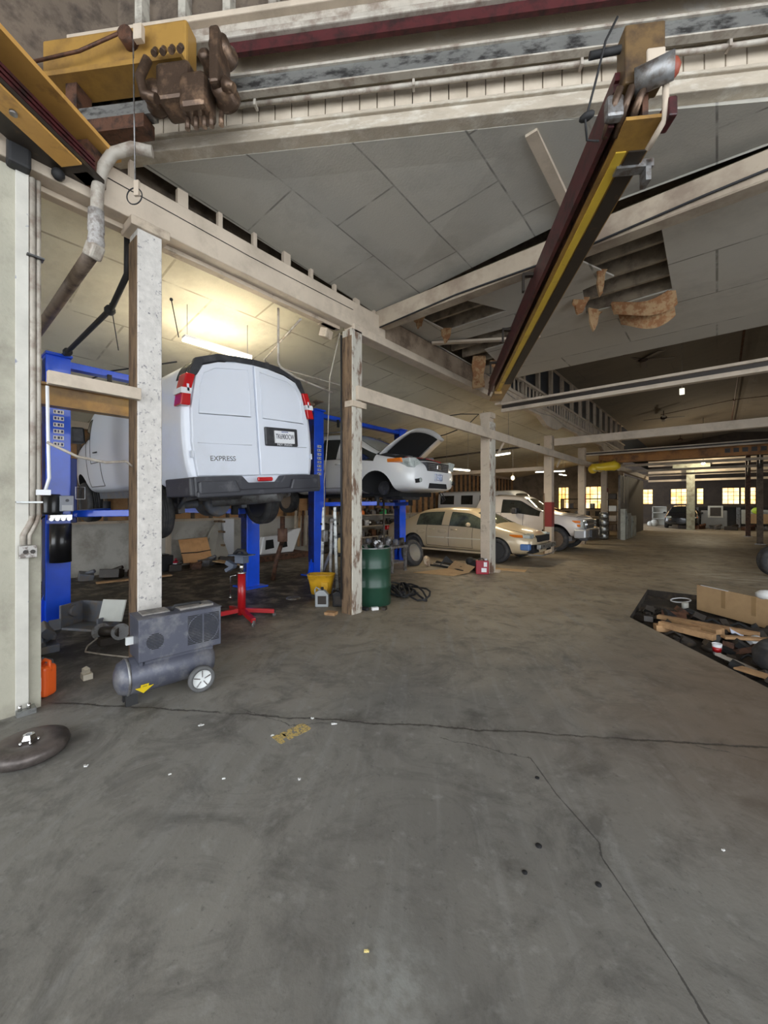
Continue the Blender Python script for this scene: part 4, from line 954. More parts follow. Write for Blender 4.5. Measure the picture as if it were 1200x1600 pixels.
# ---- boxy white van at the back
bv = thing('boxy_van', 'old boxy white van with black side windows standing behind the pickup cab', 'van', (-10.2,16.95,.0))
def bprof(w=.95, h=2.16): return [(0,.45),(.76*w/.95,.45),(w*.97,.55),(w,1.1),(w*.99,1.55),(w*.95,2.0*h/2.16),(w*.88,h-.05),(w*.5,h),(0,h+.01)]
vehicle_body(bv, [(0,bprof(.9,2.1)),(.06,bprof()),(1.1,bprof()),(1.2,bprof()),(2.0,bprof()),(2.12,bprof()),(2.9,bprof()),(3.0,bprof()),(3.5,bprof()),(3.75,bprof()),(4.15,prof(.45,.93,1.2,.8,1.25,1.3)),(4.25,prof(.5,.85,1.1,.7,1.15,1.2))],
    lambda i,k,s: 'side_window' if (k == 4 and i in (1,3,5,7)) else ('windshield' if (k in (6,7) and i == 9) else 'body'), {'body': white_car, 'side_window': glass_dark, 'windshield': glass_dark},
    [(3.5,.9,.36,.4),(3.5,-.9,.36,.4),(.9,.9,.36,.4),(.9,-.9,.36,.4)])
for x in (.9,3.5):
    for s in (1,-1): wheel(bv, (x,s*.84,.35), .35, .22, s, 'steel')
# ---------------------------------------------------------------- lifts
def lift(y0, y1, x, label, col1_extra=False, top=3.5, arm_z=1.35, armx=()):
    t = thing('two_post_lift', label, 'car lift', (x, (y0+y1)/2, 0), group=None)
    for k, (yy, s) in enumerate(((y0,1),(y1,-1))):
        c = MB(); w = .26; d = .24
        c.bx((x-.10,yy-.12,0),(x-.08,yy+.12,top)); c.bx((x+.08,yy-.12,0),(x+.10,yy+.12,top)); c.bx((x-.10,yy-s*.12-.012,0),(x+.10,yy-s*.12+.012,top))
        c.bx((x-.10,yy+s*.12-.01,0),(x-.05,yy+s*.12+.01,top)); c.bx((x+.05,yy+s*.12-.01,0),(x+.10,yy+s*.12+.01,top))
        col = c.build('column', blue, t, bevel=.006, world=True)
        MB().bx((x-.10,yy-.136,.3),(x+.08,yy-.124,top-.05)).build('cable_cover', blue_dark, col, world=True)  # thin panel added to make this side of the column dark, covers no cable
        bp = MB().bx((x-.25,yy-.22,0),(x+.25,yy+.22,.025)).build('base_plate', blue, col, world=True)
        MB().bx((x-.15,yy-.14,top),(x+.15,yy+.14,top+.03)).build('cap', blue, col, world=True)
        g_ = MB().prism([(yy-.12-s*0,0.02),(yy-.24,.02),(yy-.12,.42)], x-.02, x+.02, 'X').build('gusset', blue, col, world=True)
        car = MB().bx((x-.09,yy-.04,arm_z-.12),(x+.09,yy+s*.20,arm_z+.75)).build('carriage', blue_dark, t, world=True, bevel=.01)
        cy = yy + s*.16
        for ax_, L_ in ((-1.0,.75),(1.0,.8)):
            e = (x+ax_, cy+s*L_*.9, arm_z+.02)
            MB().bar((x,cy,arm_z),e,.12,.09).build('arm', blue, car, world=True, bevel=.008)
            MB().cyl((e[0],e[1],e[2]-.05),(e[0],e[1],e[2]+.16),.055,14).build('pad', black_m, car, world=True)
    MB().bx((x-.07,y0,top-.12),(x+.07,y1,top-.03)).build('overhead_bar', blue, t, world=True, bevel=.006)
    MB().bx((x+.07,y0+.55,top-.27),(x+.11,y0+.6,top-.1)).build('cut_off_switch', black_m, t, world=True)
    return t
L1 = lift(1.25, 4.12, -6.75, 'nearest blue two-post lift carrying the cargo van', top=3.50, arm_z=1.42)
L2 = lift(5.70, 8.70, -6.72, 'second blue two-post lift carrying the minivan', top=3.58, arm_z=1.55)
def decals(t, x, y, z0, n, step, label):
    for k in range(n):
        d = MB().bx((x, y-.055, z0-step*k),(x+.003, y+.055, z0-step*k+step*.62)).build('letter_plate', white_tag, t, world=True)
        plab(d, label)
        e = MB()
        for q in range(3): e.bx((x+.003, y-.045+.035*q, z0-step*k+.012),(x+.005, y-.045+.035*q+.014+.008*((k+q)%2), z0-step*k+step*.5))
        e.build('letter_stroke', blue_dark, d, world=True)
decals(L1, -6.648, 1.25, 2.74, 6, .085, 'white lettering tile on the blue column')
decals(L2, -6.618, 5.70, 2.78, 8, .085, 'white lettering tile on the blue column')
# power unit and reservoir on the nearest column
pu = MB().cyl((-6.54,1.25,.80),(-6.54,1.25,1.30),.115,24).build('oil_reservoir', black_gloss, L1, world=True)
MB().bx((-6.62,1.13,1.34),(-6.50,1.37,1.42)).build('valve_block', chrome, L1, bevel=.01, world=True)
for k in range(4): MB().cyl((-6.48,1.14+.06*k,1.36),(-6.45,1.14+.06*k,1.36),.022,10).build('hydraulic_fitting', chrome, L1, world=True)
MB().lathe([(.105,1.42),(.11,1.45),(.11,1.64),(.08,1.68)], (-6.56,1.17,0), 'Z', 20).build('motor', black_gloss, L1, world=True)
sw = MB().bx((-6.46,1.22,1.46),(-6.40,1.36,1.66)).build('control_box', mat('pale_grey_box', (.42,.44,.50), .4), L1, bevel=.008, world=True)
MB().bx((-6.40,1.235,1.47),(-6.397,1.345,1.54)).build('warning_label', white_tag, sw, world=True); MB().cyl((-6.40,1.29,1.60),(-6.385,1.29,1.60),.018).build('button', mat('dark_button', (.08,.08,.1), .4), sw, world=True)
MB().tube([(-6.6,1.1,1.4),(-6.55,.98,1.3),(-6.55,.96,1.5),(-6.6,1.03,1.75)], .014, 6).build('hose', black_m, L1, world=True)
MB().tube([(-6.5,1.4,1.62),(-6.5,1.5,1.62),(-6.5,1.5,1.78),(-6.5,1.4,1.78),(-6.5,1.4,1.62)], .006, 5).build('safety_latch_frame', white_tag, L1, world=True)

# black drive tubes rising to the roof from the column top
t = thing('black_service_pipe', 'slim black pipe running down from the speckled post to the blue lift', 'pipe', (-6.6,1.3,3.5))
MB().tube([(-4.22,1.30,4.05),(-4.23,1.30,3.70),(-4.9,1.36,3.62),(-6.9,1.30,3.52),(-7.6,1.25,3.2)], .028, 10).build('pipe', black_m, t, world=True)
for p in ((-4.95,1.36,3.615),(-6.5,1.315,3.54)): MB().ball(p, .055, 10).build('coupling', black_m, t, world=True)

# ---------------------------------------------------------------- cranes
def box_uv(mb, u0, u1, v0, v1, z0, z1): return nbx(mb, u0, u1, v0, v1, z0, z1)
t = thing('crane_girder', 'orange crane girder with maroon bars coming in from the upper left corner', 'crane', NW(-2.76,2.9,4.13))
box_uv(MB(), -2.98,-2.62,-.5,2.92,4.14,4.17).build('bottom_flange', dark_strip, t, world=True)
box_uv(MB(), -2.80,-2.63,-.5,2.72,4.125,4.14).build('bottom_plate', orange_crane, t, world=True)
box_uv(MB(), -2.84,-2.80,-.5,2.80,4.17,4.42).build('web', rusty, t, world=True)
box_uv(MB(), -2.96,-2.58,-.5,3.05,4.42,4.455).build('top_flange', orange_crane, t, world=True)
for k in range(3): box_uv(MB(), -2.66,-2.635,-.5,2.85,4.19+.035*k,4.212+.035*k).build('conductor_bar', maroon, t, world=True)
for v in (1.2,1.75,2.3): MB().cyl(NW(-2.72,v,4.105),NW(-2.72,v,4.13),.022,12).build('bolt', dull_steel, t, world=True)
box_uv(MB(), -2.78,-2.66,2.80,2.98,4.14,4.40).build('end_bracket', rusty, t, world=True)
MB().ball(NW(-2.86,2.75,4.10), .045, 10).build('end_knob', black_m, t, world=True)
t = thing('crane_beam', 'yellow box beam hanging under the overhead runway at the upper left', 'crane', NW(-2.6,3.0,4.9))
box_uv(MB(), -3.5,-1.93,2.95,3.10,5.06,5.42).build('box_beam', yellow_crane, t, world=True, bevel=.02)
box_uv(MB(), -3.5,-1.93,2.88,3.12,5.03,5.07).build('bottom_flange', yellow_crane, t, world=True)
box_uv(MB(), -3.3,-2.25,2.97,3.06,4.72,4.83).build('lower_rail', gray_steel, t, world=True)
box_uv(MB(), -3.3,-2.3,2.95,3.08,4.60,4.71).build('grease_stained_rail', rusty, t, world=True)
box_uv(MB(), -3.0,-2.9,2.95,3.1,4.7,5.05).build('hanger', rusty, t, world=True)
# trolley: wheels, plates and bolts
t = thing('crane_trolley', 'oily brown iron trolley with wheels and bolts hanging on the overhead track', 'trolley', NW(-1.8,3.0,4.6))
mb = MB(); box_uv(mb, -2.14,-1.86,2.86,3.08,4.70,5.0).build('side_plate', iron, t, world=True, bevel=.03)
mb = MB(); box_uv(mb, -1.92,-1.70,2.82,3.02,4.58,4.86).build('lower_plate', iron, t, world=True, bevel=.04)
def nw_cyl(u, v0, v1, z, r, n=18): return MB().cyl(NW(u,v0,z), NW(u,v1,z), r, n)
for (u, z, r) in ((-1.62,5.09,.10),(-1.60,4.76,.10),(-2.18,4.80,.11),(-1.74,5.02,.06)):
    w_ = MB().lathe([(r*.35,-.09),(r,-.08),(r,-.05),(r*.8,-.03),(r*.8,.05),(r*.3,.07)], (0,0,0), 'Z', 22); o = w_.build('wheel', iron, t)
    o.matrix_basis = Matrix.Translation(Vector(NW(u,2.92,z)) - t.location) @ Matrix.Rotation(NEAR, 4, 'Z') @ Matrix.Rotation(R(90), 4, 'X')
    ob = o.matrix_basis
for u in (-2.10,-2.03,-1.96,-1.89):
    MB().cyl(NW(u,2.80,4.99), NW(u-.01,2.84,5.06), .022, 10).build('bolt', iron, t, world=True)
for u in (-1.90,-1.83,-1.76,-1.70,-1.62): MB().cyl(NW(u,2.92,4.60), NW(u,2.92,4.50), .020, 10).build('bolt', iron, t, world=True)
box_uv(MB(), -1.66,-1.58,2.80,3.0,4.72,5.15).build('link_plate', iron, t, world=True, bevel=.02)
MB().tube([NW(-2.15,2.8,4.95),NW(-2.20,2.78,4.80),NW(-2.16,2.78,4.66),NW(-2.06,2.78,4.62)], .035, 10).build('hook', iron, t, world=True)
MB().cyl(NW(-1.55,2.85,4.74), NW(-1.48,2.85,4.70), .05, 14, .03).build('nose_roller', iron, t, world=True)
# pull wire with ring
t = thing('pull_wire', 'thin wire with a small ring hanging from the yellow beam', 'wire', NW(-2.336,2.9,4.03))
MB().tube([NW(-2.336,2.88,5.22), NW(-2.335,2.9,4.10)], .006, 5).build('wire', dull_steel, t, world=True)
ring = [Vector(NW(-2.34,2.9,4.0)) + Vector((math.cos(a)*.065*.836, math.cos(a)*.065*.549, math.sin(a)*.065)) for a in [k*PI/12 for k in range(25)]]
MB().tube(ring, .005, 5).build('ring', black_m, t, world=True)
box_uv(MB(), -2.34,-2.30,2.89,2.91,4.0,4.12).build('tag_plate', cream_clean, t, world=True)
MB().cyl(NW(-2.40,2.86,5.27),NW(-2.40,3.0,5.27),.06,14).build('pulley', rusty, t, world=True); box_uv(MB(), -2.32,-2.25,2.86,2.9,5.2,5.32).build('cream_clip', cream_clean, t, world=True)
MB().tube([NW(-2.45,2.86,5.26),NW(-2.8,2.87,5.18),NW(-3.2,2.87,5.15)], .012, 6).build('cable', rusty, t, world=True)

# right-hand girder
tg = t = thing('crane_girder', 'long yellow and maroon crane girder slanting across the upper right of the picture', 'crane', NW(1.376,2.752,3.829))
V0, V1 = 2.54, 8.40; Z0, Z1 = 3.93, 3.68
def slant(u0, u1, v0, v1, dz0, dz1, name, m):
    zz = lambda v: Z0 + (Z1-Z0)*(v-2.67)/(V1-2.67)
    ps = []
    for v in (v0, v1):
        for u, dz in ((u0,dz0),(u1,dz0),(u1,dz1),(u0,dz1)): x, y = NW(u, v); ps.append((x, y, zz(v)+dz))
    return MB().add(ps, [(0,3,2,1),(4,5,6,7),(0,1,5,4),(1,2,6,5),(2,3,7,6),(3,0,4,7)]).build(name, m, t, world=True)
slant(1.204,1.445,2.623,V1,0.000,0.022,'bottom_flange', yellow_crane)
slant(1.320,1.432,2.838,V1-1.032,-0.010,0.000,'grease_strip', dark_strip)
slant(1.238,1.303,2.838,V1-.516,-.008,0,'bright_yellow_strip', mat('bright_yellow_paint', (.68,.46,.05), .45, col2=(.45,.26,.05), scale=4, lo=.55, hi=.7))
slant(1.299,1.333,2.623,V1,0.022,0.361,'web', rusty)
slant(1.187,1.462,2.752,V1,0.361,0.387,'top_flange', rusty)
for k in range(5): slant(1.118+0.010*k,1.152+0.010*k,2.666,V1-0.344,0.009+0.073*k,0.060+0.073*k,'conductor_bar', maroon)
for v in (4.64,5.93,7.14): slant(1.032,1.152,v,v+.05,0.292,0.327,'hanger_arm', dark_strip); slant(1.032,1.054,v,v+.05,0.120,0.310,'hanger_drop', dark_strip)
slant(1.290,1.531,2.941,3.010,-0.026,0.026,'end_clamp', dull_steel); slant(1.479,1.514,2.941,3.027,-0.120,0.017,'clamp_lug', dull_steel)
slant(1.204,1.342,V1-0.645,V1-0.516,-0.052,0.000,'stop_block', yellow_crane)
box_uv(MB(), 1.187,1.419,2.597,2.718,4.139,4.500).build('hanger_bracket', mat('brown_yellow_bracket', (.15,.09,.035), .5, col2=(.05,.03,.018), scale=5), t, world=True, bevel=.01)
box_uv(MB(), 1.307,1.415,2.584,2.606,4.173,4.328).build('bare_metal_plate', cream_clean, t, world=True, bevel=.03)
o = MB().lathe([(.045,-.10),(.07,-.10),(.07,.10),(.045,.10)], (0,0,0), 'Z', 20, closed=True).build('roller_tube', dull_steel, t); o.matrix_basis = Matrix.Translation(Vector(NW(1.333,2.563,4.139)) - t.location) @ Matrix.Rotation(NEAR+R(65), 4, 'Z') @ Matrix.Rotation(R(90), 4, 'X')
MB().ball(NW(1.428,2.580,4.173), .06, 12).build('red_end', mat('rust_red', (.30,.06,.03), .5), t, world=True)
box_uv(MB(), 1.428,1.479,2.580,2.709,3.898,4.018).build('red_lug', maroon, t, world=True, bevel=.01)
for k, u in enumerate((1.15,1.22,1.29)): MB().tube([NW(u,2.58,4.10),NW(u-.03,2.62,4.0),NW(u-.02,2.75,3.95)], .023, 8).build('linkage', iron, t, world=True)
box_uv(MB(), 1.084,1.187,2.597,2.666,3.949,4.087).build('side_plate', dull_steel, t, world=True, bevel=.02)
MB().cyl(NW(0.989,2.623,4.362),NW(1.170,2.623,4.379),.022).build('arm_pin', black_m, t, world=True)
MB().tube([NW(1.410,2.580,4.104),NW(1.428,2.623,3.915),NW(1.393,2.752,3.846)], .018, 8).build('cream_rod', cream_clean, t, world=True)
t = thing('cable', 'thin black cable looping down beside the right crane bracket', 'cable', NW(1.075,2.580,3.829))
MB().tube([NW(1.135,2.580,4.534),NW(1.066,2.580,4.397),NW(1.015,2.597,4.173),NW(0.963,2.623,3.958),NW(0.989,2.666,3.872),NW(1.075,2.709,3.898)], .007, 6).build('cable_run', black_m, t, world=True)
MB().ball(NW(0.972,2.623,3.984), .03, 10, (1.6,1,.8)).build('connector', black_m, t, world=True)
box_uv(MB(), 1.20,1.40,2.70,3.28,4.20,4.32).build('mounting_arm', iron, tg, world=True)
# yellow beam inside the near bay, ragged end
t = thing('bay_beam', 'dusty yellow beam passing behind the short crossbar at the left', 'beam', (-5.6,.9,2.7))
MB().bx((-5.75,.05,2.64),(-5.60,2.05,2.66)).bx((-5.69,.05,2.66),(-5.66,2.05,2.86)).bx((-5.75,.05,2.86),(-5.60,1.95,2.885)).build('steel_section', yellow_crane, t, world=True)
for k in range(4): MB().bar((-5.68,1.75+.08*k,2.88+.02*k),(-5.62,2.10+.03*k,2.92+.035*k),.04,.03).build('ragged_end_strip', rusty if k % 2 else yellow_crane, t, world=True)
# orange crane beam and hoist deep in the aisle
t = thing('crane_beam', 'rusty orange crane beam spanning the aisle with blurred lettering', 'crane', (-3.7,17.6,3.1))
MB().bx((-3.6,17.5,3.16),(6.2,17.7,3.20)).bx((-3.6,17.58,3.2),(6.2,17.62,3.5)).bx((-3.6,17.5,3.5),(6.2,17.7,3.54)).build('steel_section', mat('rusty_orange_paint', (.36,.15,.03), .6, col2=(.14,.06,.02), scale=2.5), t, world=True)
for k in range(12): MB().bx((.2+.22*k,17.575,3.28),(.34+.22*k,17.578,3.42)).build('letter_smudge', dark_strip, t, world=True)
t = thing('chain_hoist', 'bright yellow chain hoist hanging at the left end of the orange crane beam', 'hoist', (-3.3,16.9,2.75))
MB().tube([(-3.66,16.55,2.98),(-3.4,16.7,2.93),(-3.2,16.8,2.97),(-2.95,16.95,3.0),(-2.8,17.05,2.98)], [.10,.17,.16,.19,.10], 16).build('motor_body', mat('hoist_yellow', (.75,.52,.03), .35, coat=.3), t, world=True)
MB().ball((-3.6,16.6,2.88), .17, 14).build('chain_bag', mat('hoist_yellow', (.75,.52,.03), .35), t, world=True)
for k in (-.1,.12): MB().tube([(-3.2+k,16.85,3.08),(-3.2+k*2,17.1,3.22),(-3.2+k,17.6,3.17)], .045, 8).build('suspension_lug', yellow_crane, t, world=True)
MB().tube([(-3.7,16.5,2.88),(-3.5,16.45,2.80),(-3.2,16.6,2.80)], .015, 6).build('cable_loop', conduit_m, t, world=True)
# ---------------------------------------------------------------- air compressor
ac = thing('air_compressor', 'dusty grey portable air compressor with a white-hubbed wheel, at the foot of the speckled post', 'compressor', (-3.50,1.30,0), (0,0,R(-6)))
# local: y along the tank, +x faces the camera side
MB().lathe([(.001,-.31),(.06,-.305),(.115,-.28),(.140,-.23),(.142,.36),(.115,.41),(.06,.435),(.001,.44)], (0,0,.205), 'Y', 40).build('tank', galv_dirty, ac)
MB().lathe([(.143,-.235),(.146,-.225),(.143,-.215)], (0,0,.205), 'Y', 40).build('weld_seam', dull_steel, ac)
h = MB().bx((-.16,-.17,.33),(.13,.46,.655)).build('housing', galv_dirty, ac, bevel=.008)
MB().bx((-.165,-.175,.655),(.135,.465,.662)).build('housing_lid', galv_dirty, ac, bevel=.004)
def louvres(cy, cz, r, n, x, w2=None):
    mb = MB()
    for k in range(n):
        z = cz - r + 2*r*(k+.5)/n; hw = math.sqrt(max(0, r*r-(z-cz)**2))
        if hw > .01: mb.bx((x, cy-hw, z-.0028),(x+.003, cy+hw, z+.0028))
    return mb
louvres(-.055, .475, .062, 11, .1295).build('small_vent', well_m, h)
mb = MB(); 
for k in range(19):
    z = .385 + .0128*k
    mb.bx((.1295,.185,z),(.1325,.30,z+.0062)); mb.bx((.1295,.315,z),(.1325,.44,z+.0062))
mb.build('large_vent', well_m, h)
MB().tube([(.133,.31+.125*math.cos(a),.50+.125*math.sin(a)) for a in [k*PI/16 for k in range(33)]], .0035, 5).bx((.13,.305,.38),(.135,.311,.63)).build('guard_ring', galv_dirty, h)
MB().tube([(0,.10,.66),(0,.12,.70),(0,.32,.70),(0,.34,.66)], .012, 8).build('carry_handle', black_m, ac)
MB().bx((-.13,-.12,.662),(.03,.08,.675)).bx((-.10,.15,.662),(.06,.42,.68)).build('dusty_top_ridge', mat('dust_on_metal', (.26,.24,.22), .8, col2=(.1,.1,.1), scale=9), ac, bevel=.004)
MB().bx((-.02,-.16,.30),(.12,-.14,.34)).bx((-.10,-.12,.30),(.10,.40,.34)).build('saddle', galv_dirty, ac)
MB().bx((.03,-.24,0),(.07,-.16,.10)).build('rubber_foot', black_m, ac); MB().bx((-.07,-.24,0),(-.03,-.16,.10)).build('rubber_foot', black_m, ac)
MB().cyl((-.19,.27,.105),(.19,.27,.105),.012).build('axle', dull_steel, ac)
for s in (1,-1):
    w_ = MB().lathe([(.075,-.022),(.098,-.026),(.105,-.012),(.105,.012),(.098,.026),(.075,.022)], (0,0,0), 'X', 32, closed=True).build('wheel', mat('grey_rubber', (.11,.11,.11), .8), ac); w_.location = (s*.20,.27,.105)
    hub = MB().lathe([(.001,s*.016),(.02,s*.018),(.076,s*.010),(.078,s*.018),(.082,s*.018),(.082,-s*.01)], (0,0,0), 'X', 32).build('hub_cap', mat('white_plastic', (.72,.74,.73), .4), w_)
    for k in range(5):
        a = 2*PI*k/5+.3; MB().bar((s*.019,math.cos(a)*.018,math.sin(a)*.018),(s*.016,math.cos(a)*.068,math.sin(a)*.068),.007,.006,up=(1,0,0)).build('spoke_rib', dull_steel, hub)
# warning arrow on the tank
MA = Matrix.Translation((.122,-.13,.135)) @ Matrix.Rotation(R(30), 4, 'Y')
ay = mat('warning_yellow', (.85,.62,.02), .5)
arrow = [(-.062,.014),(-.027,.014),(-.027,.042),(.027,.042),(.027,.014),(.062,.014),(0,-.054)]
o = MB().prism(arrow, .006, .0085, 'X', M=MA).build('warning_arrow', ay, ac); 
for z in (.02,.027): MB().bx((.0088,-.016,z),(.0095,.016,z+.002), M=MA).build('printed_line', ink, o)
MB().bx((-.06,-.22,.44),(-.03,-.165,.50)).build('side_fitting', mat('white_plastic', (.72,.74,.73), .4), ac)
# pump unit lying behind with its cord
t = thing('grease_pump', 'small dark pump with two flanges lying on the bay floor behind the compressor', 'pump', (-5.2,1.42,0))
for dx in (-.07,.10): MB().lathe([(.09,-.012),(.09,.012)], (dx,dx*.8,.13), 'X', 20).build('flange', dull_steel, t)
MB().cyl((-.07,-.05,.13),(.10,.08,.13),.055).bx((-.05,-.10,0),(.08,.08,.08)).build('pump_body', dark_strip, t)
MB().tube([(-.02,-.1,.08),(.0,-.2,.02),(.15,-.25,.01),(.4,-.15,.012),(.7,.0,.012),(.95,.05,.05)], .009, 6).build('cord', conduit_m, t)
tag(base(MB().box((-4.30,1.0,.07),(.05,.04,.05),(.2,.3,.4)).bx((-4.35,.97,0),(-4.25,1.04,.05)).build('plug_box', mat('cream_plastic', (.55,.50,.40), .5))), 'small cream plug box between the compressor and the bay floor', 'plug')
o = MB().box((0,0,.14),(.30,.02,.26),(R(-18),0,R(35))).build('plastic_board', mat('off_white_plastic', (.62,.64,.60), .5)); o.location = (-5.72,1.60,0.10); tag(o, 'ribbed off-white plastic panel propped beside the blue column foot', 'panel')
t = thing('cast_housing', 'open dark cast metal housing lying at the foot of the nearest blue column', 'car part', (-6.05,1.45,0), (0,0,R(30)))
MB().bx((-.28,-.16,0),(.28,.16,.03)).bx((-.28,-.16,.03),(-.25,.16,.30)).bx((-.28,.13,.03),(.28,.16,.30)).bx((.25,-.16,.03),(.28,.16,.16)).build('shell', ub, t, bevel=.006)
MB().cyl((-.3,0,.2),(-.2,0,.2),.07).build('boss', ub, t)
for k, (x, y, s, lab) in enumerate([(-5.0,.62,.16,'greasy black lump of engine parts just right of the left pier'),(-5.5,.85,.20,'taller greasy heap of parts behind the left pier'),(-4.7,.75,.10,'small greasy part on the floor near the orange jug')]):
    mb = MB()
    for q in range(9): mb.box((x+random.uniform(-s,s),y+random.uniform(-s,s)*.8,s*.5+random.random()*s*.8),(s*.7,s*.5,s*.6),(random.random()*3,random.random()*3,0))
    for q in range(5): mb.cyl((x+random.uniform(-s,s),y,s*.3),(x+random.uniform(-s,s),y+random.uniform(-s,s),s),.03,10)
    mb.bx((x-s,y-s*.8,0),(x+s,y+s*.8,s*.4)); tag(base(mb.build('greasy_parts', ub, bevel=.008)), lab, 'car part')
# ---------------------------------------------------------------- round hub on the floor at the left
t = thing('hub_disc', 'round grey-brown metal disc with a chrome nut on top lying at the left edge', 'hub', (-3.27,.47,0))
MB().lathe([(.14,0),(.19,.012),(.205,.045),(.195,.075),(.15,.095),(.08,.088),(.055,.075),(.001,.072)], (0,0,0), 'Z', 40).build('disc', mat('brown_grey_casting', (.15,.125,.115), .42, metal=.4, col2=(.06,.05,.045), scale=5), t)
MB().lathe([(.04,.07),(.042,.10),(.03,.125),(.018,.125),(.015,.10)], (0,0,0), 'Z', 6, smooth=False).build('nut', chrome, t)
for k in range(5): a = 2*PI*k/5; MB().cyl((.045*math.cos(a),.045*math.sin(a),.07),(.045*math.cos(a),.045*math.sin(a),.092),.007,8).build('stud', chrome, t)
# orange jug
t = thing('orange_jug', 'bright orange plastic jug standing just right of the left pier', 'jug', (-4.20,.68,0), (0,0,R(35)))
MB().bx((-.09,-.06,0),(.09,.06,.25)).build('jug_body', mat('bright_orange_plastic', (.85,.13,.02), .4, var=.05), t, bevel=.03, seg=3)
MB().cyl((-.04,0,.25),(-.04,0,.29),.03).build('cap', mat('bright_orange_plastic', (.85,.13,.02), .4), t)
MB().tube([(.0,0,.25),(.03,0,.29),(.07,0,.28),(.08,0,.20)], .014).build('handle', mat('bright_orange_plastic', (.85,.13,.02), .4), t)
MB().bx((-.06,-.064,.06),(.06,-.059,.17)).build('paper_label', white_tag, t)
# wires and boxes on the near pier
t = thing('conduit_run', 'painted conduit bundle with a dented outlet box on the left pier', 'conduit', (-3.9,.5,0))
MB().bx((-3.965,.49,0),(-3.93,.565,4.02)).build('corner_post', mat('pale_painted_steel', (.58,.56,.50), .55, col2=(.22,.23,.30), scale=7, lo=.62, hi=.66), t, world=True, bevel=.004)
MB().tube([(-3.945,.585,1.45),(-3.942,.588,2.2),(-3.945,.585,4.0)], .020, 8).tube([(-3.945,.622,1.45),(-3.945,.622,4.0)], .015, 8).build('pipe', conduit_m, t, world=True)
MB().tube([(-3.945,.585,1.47),(-3.93,.575,1.42),(-3.915,.53,1.32),(-3.915,.53,1.25)], .018, 8).tube([(-3.945,.622,1.47),(-3.93,.61,1.42),(-3.915,.565,1.32),(-3.915,.565,1.25)], .014, 8).build('bent_pipe', conduit_m, t, world=True)
bx_ = MB().bx((-3.93,.505,1.155),(-3.885,.605,1.245)).build('outlet_box', mat('scratched_box', (.46,.44,.41), .5, col2=(.18,.15,.13), scale=18, lo=.5, hi=.56), t, world=True, bevel=.004)
for y in (.54,.58): MB().cyl((-3.885,y,1.2),(-3.881,y,1.2),.015).build('socket', dark_strip, bx_, world=True)
MB().bx((-3.97,.49,1.56),(-3.90,.64,1.572)).build('strap', gray_steel, t, world=True); MB().bx((-3.97,.55,3.4),(-3.90,.65,3.412)).build('strap', gray_steel, t, world=True)
MB().bx((-3.97,.44,4.0),(-3.85,.57,4.2)).build('rusty_clamp', black_m, t, world=True, bevel=.02)
MB().bx((-3.98,.49,0),(-3.88,.60,.04)).build('foot_plate', gray_steel, t, world=True)
for y in (.51,.56): MB().cyl((-3.90,y,.04),(-3.90,y,.08),.012,8).build('anchor_bolt', chrome, t, world=True)
t = thing('white_tube', 'thin white tube hanging down the left pier under the short crossbar', 'tube', (-3.88,.66,1.6))
MB().tube([(-3.90,.665,2.45),(-3.895,.67,2.0),(-3.89,.675,1.75),(-3.90,.655,1.66)], .012, 6).build('run', white_tag, t, world=True)
MB().tube([(-3.88,.66,2.02),(-3.9,.85,1.93),(-3.93,1.05,1.90),(-4.0,1.22,1.93),(-4.02,1.29,1.88)], .011, 6).build('loose_loop', conduit_m, t, world=True)
MB().bx((-3.91,.60,1.62),(-3.86,.68,1.66)).build('clip', white_tag, t, world=True)
# fat bent pipe at the header corner, running into the bay
t = thing('roof_pipe', 'thick cream pipe bending down from the header and running into the left bay', 'pipe', (-3.84,.98,3.6))
MB().tube([(-3.62,1.30,4.50),(-3.70,1.18,4.50),(-3.79,1.06,4.42),(-3.83,1.0,4.28),(-3.84,.97,4.1),(-3.84,.96,3.66)], .045, 14).build('bend', conduit_m, t, world=True)
MB().lathe([(.055,3.92),(.058,3.75),(.052,3.74),(.06,3.66),(.05,3.62)], (-3.84,.96,0), 'Z', 16).build('taped_joint', mat('flaking_tape', (.42,.40,.38), .8, col2=(.2,.17,.15), scale=25, bump=1), t, world=True)
MB().box((-3.86,.95,3.60),(.12,.10,.12),(0,R(30),R(20))).build('elbow', conduit_m, t, world=True, bevel=.02)
MB().tube([(-3.87,.95,3.60),(-5.0,.95,3.58),(-7.5,.93,3.50)], .052, 14).build('horizontal_run', mat('brown_stained_pipe', (.20,.15,.11), .6, col2=(.07,.05,.04), scale=6), t, world=True)

# ---------------------------------------------------------------- transmission jack
t = thing('transmission_jack', 'red transmission jack stand on four castered legs, under the back of the van', 'jack', (-4.90,2.86,0), (0,0,R(20)))
MB().cyl((0,0,.07),(0,0,.62),.052,24).build('column', red_m, t); MB().cyl((0,0,.62),(0,0,.64),.058,24).cyl((0,0,.64),(0,0,.76),.028,20).build('ram', chrome, t)
for k in range(4):
    a = PI/4 + k*PI/2 + (.25 if k % 2 else -.1)
    e = (.42*math.cos(a), .42*math.sin(a)); l = MB().bar((.02*math.cos(a),.02*math.sin(a),.13),(e[0],e[1],.08),.06,.055).build('leg', red_m, t, bevel=.004)
    MB().cyl((e[0]-.012,e[1],.03),(e[0]+.012,e[1],.03),.03,16).build('caster', dull_steel, l); MB().bx((e[0]-.02,e[1]-.01,.03),(e[0]+.02,e[1]+.01,.08)).build('fork', dull_steel, l)
hd = MB().bx((-.07,-.06,.76),(.07,.06,.86)).bx((-.15,-.10,.86),(.15,.10,.875)).build('head', mat('blue_grey_steel', (.10,.12,.16), .5), t, bevel=.006)
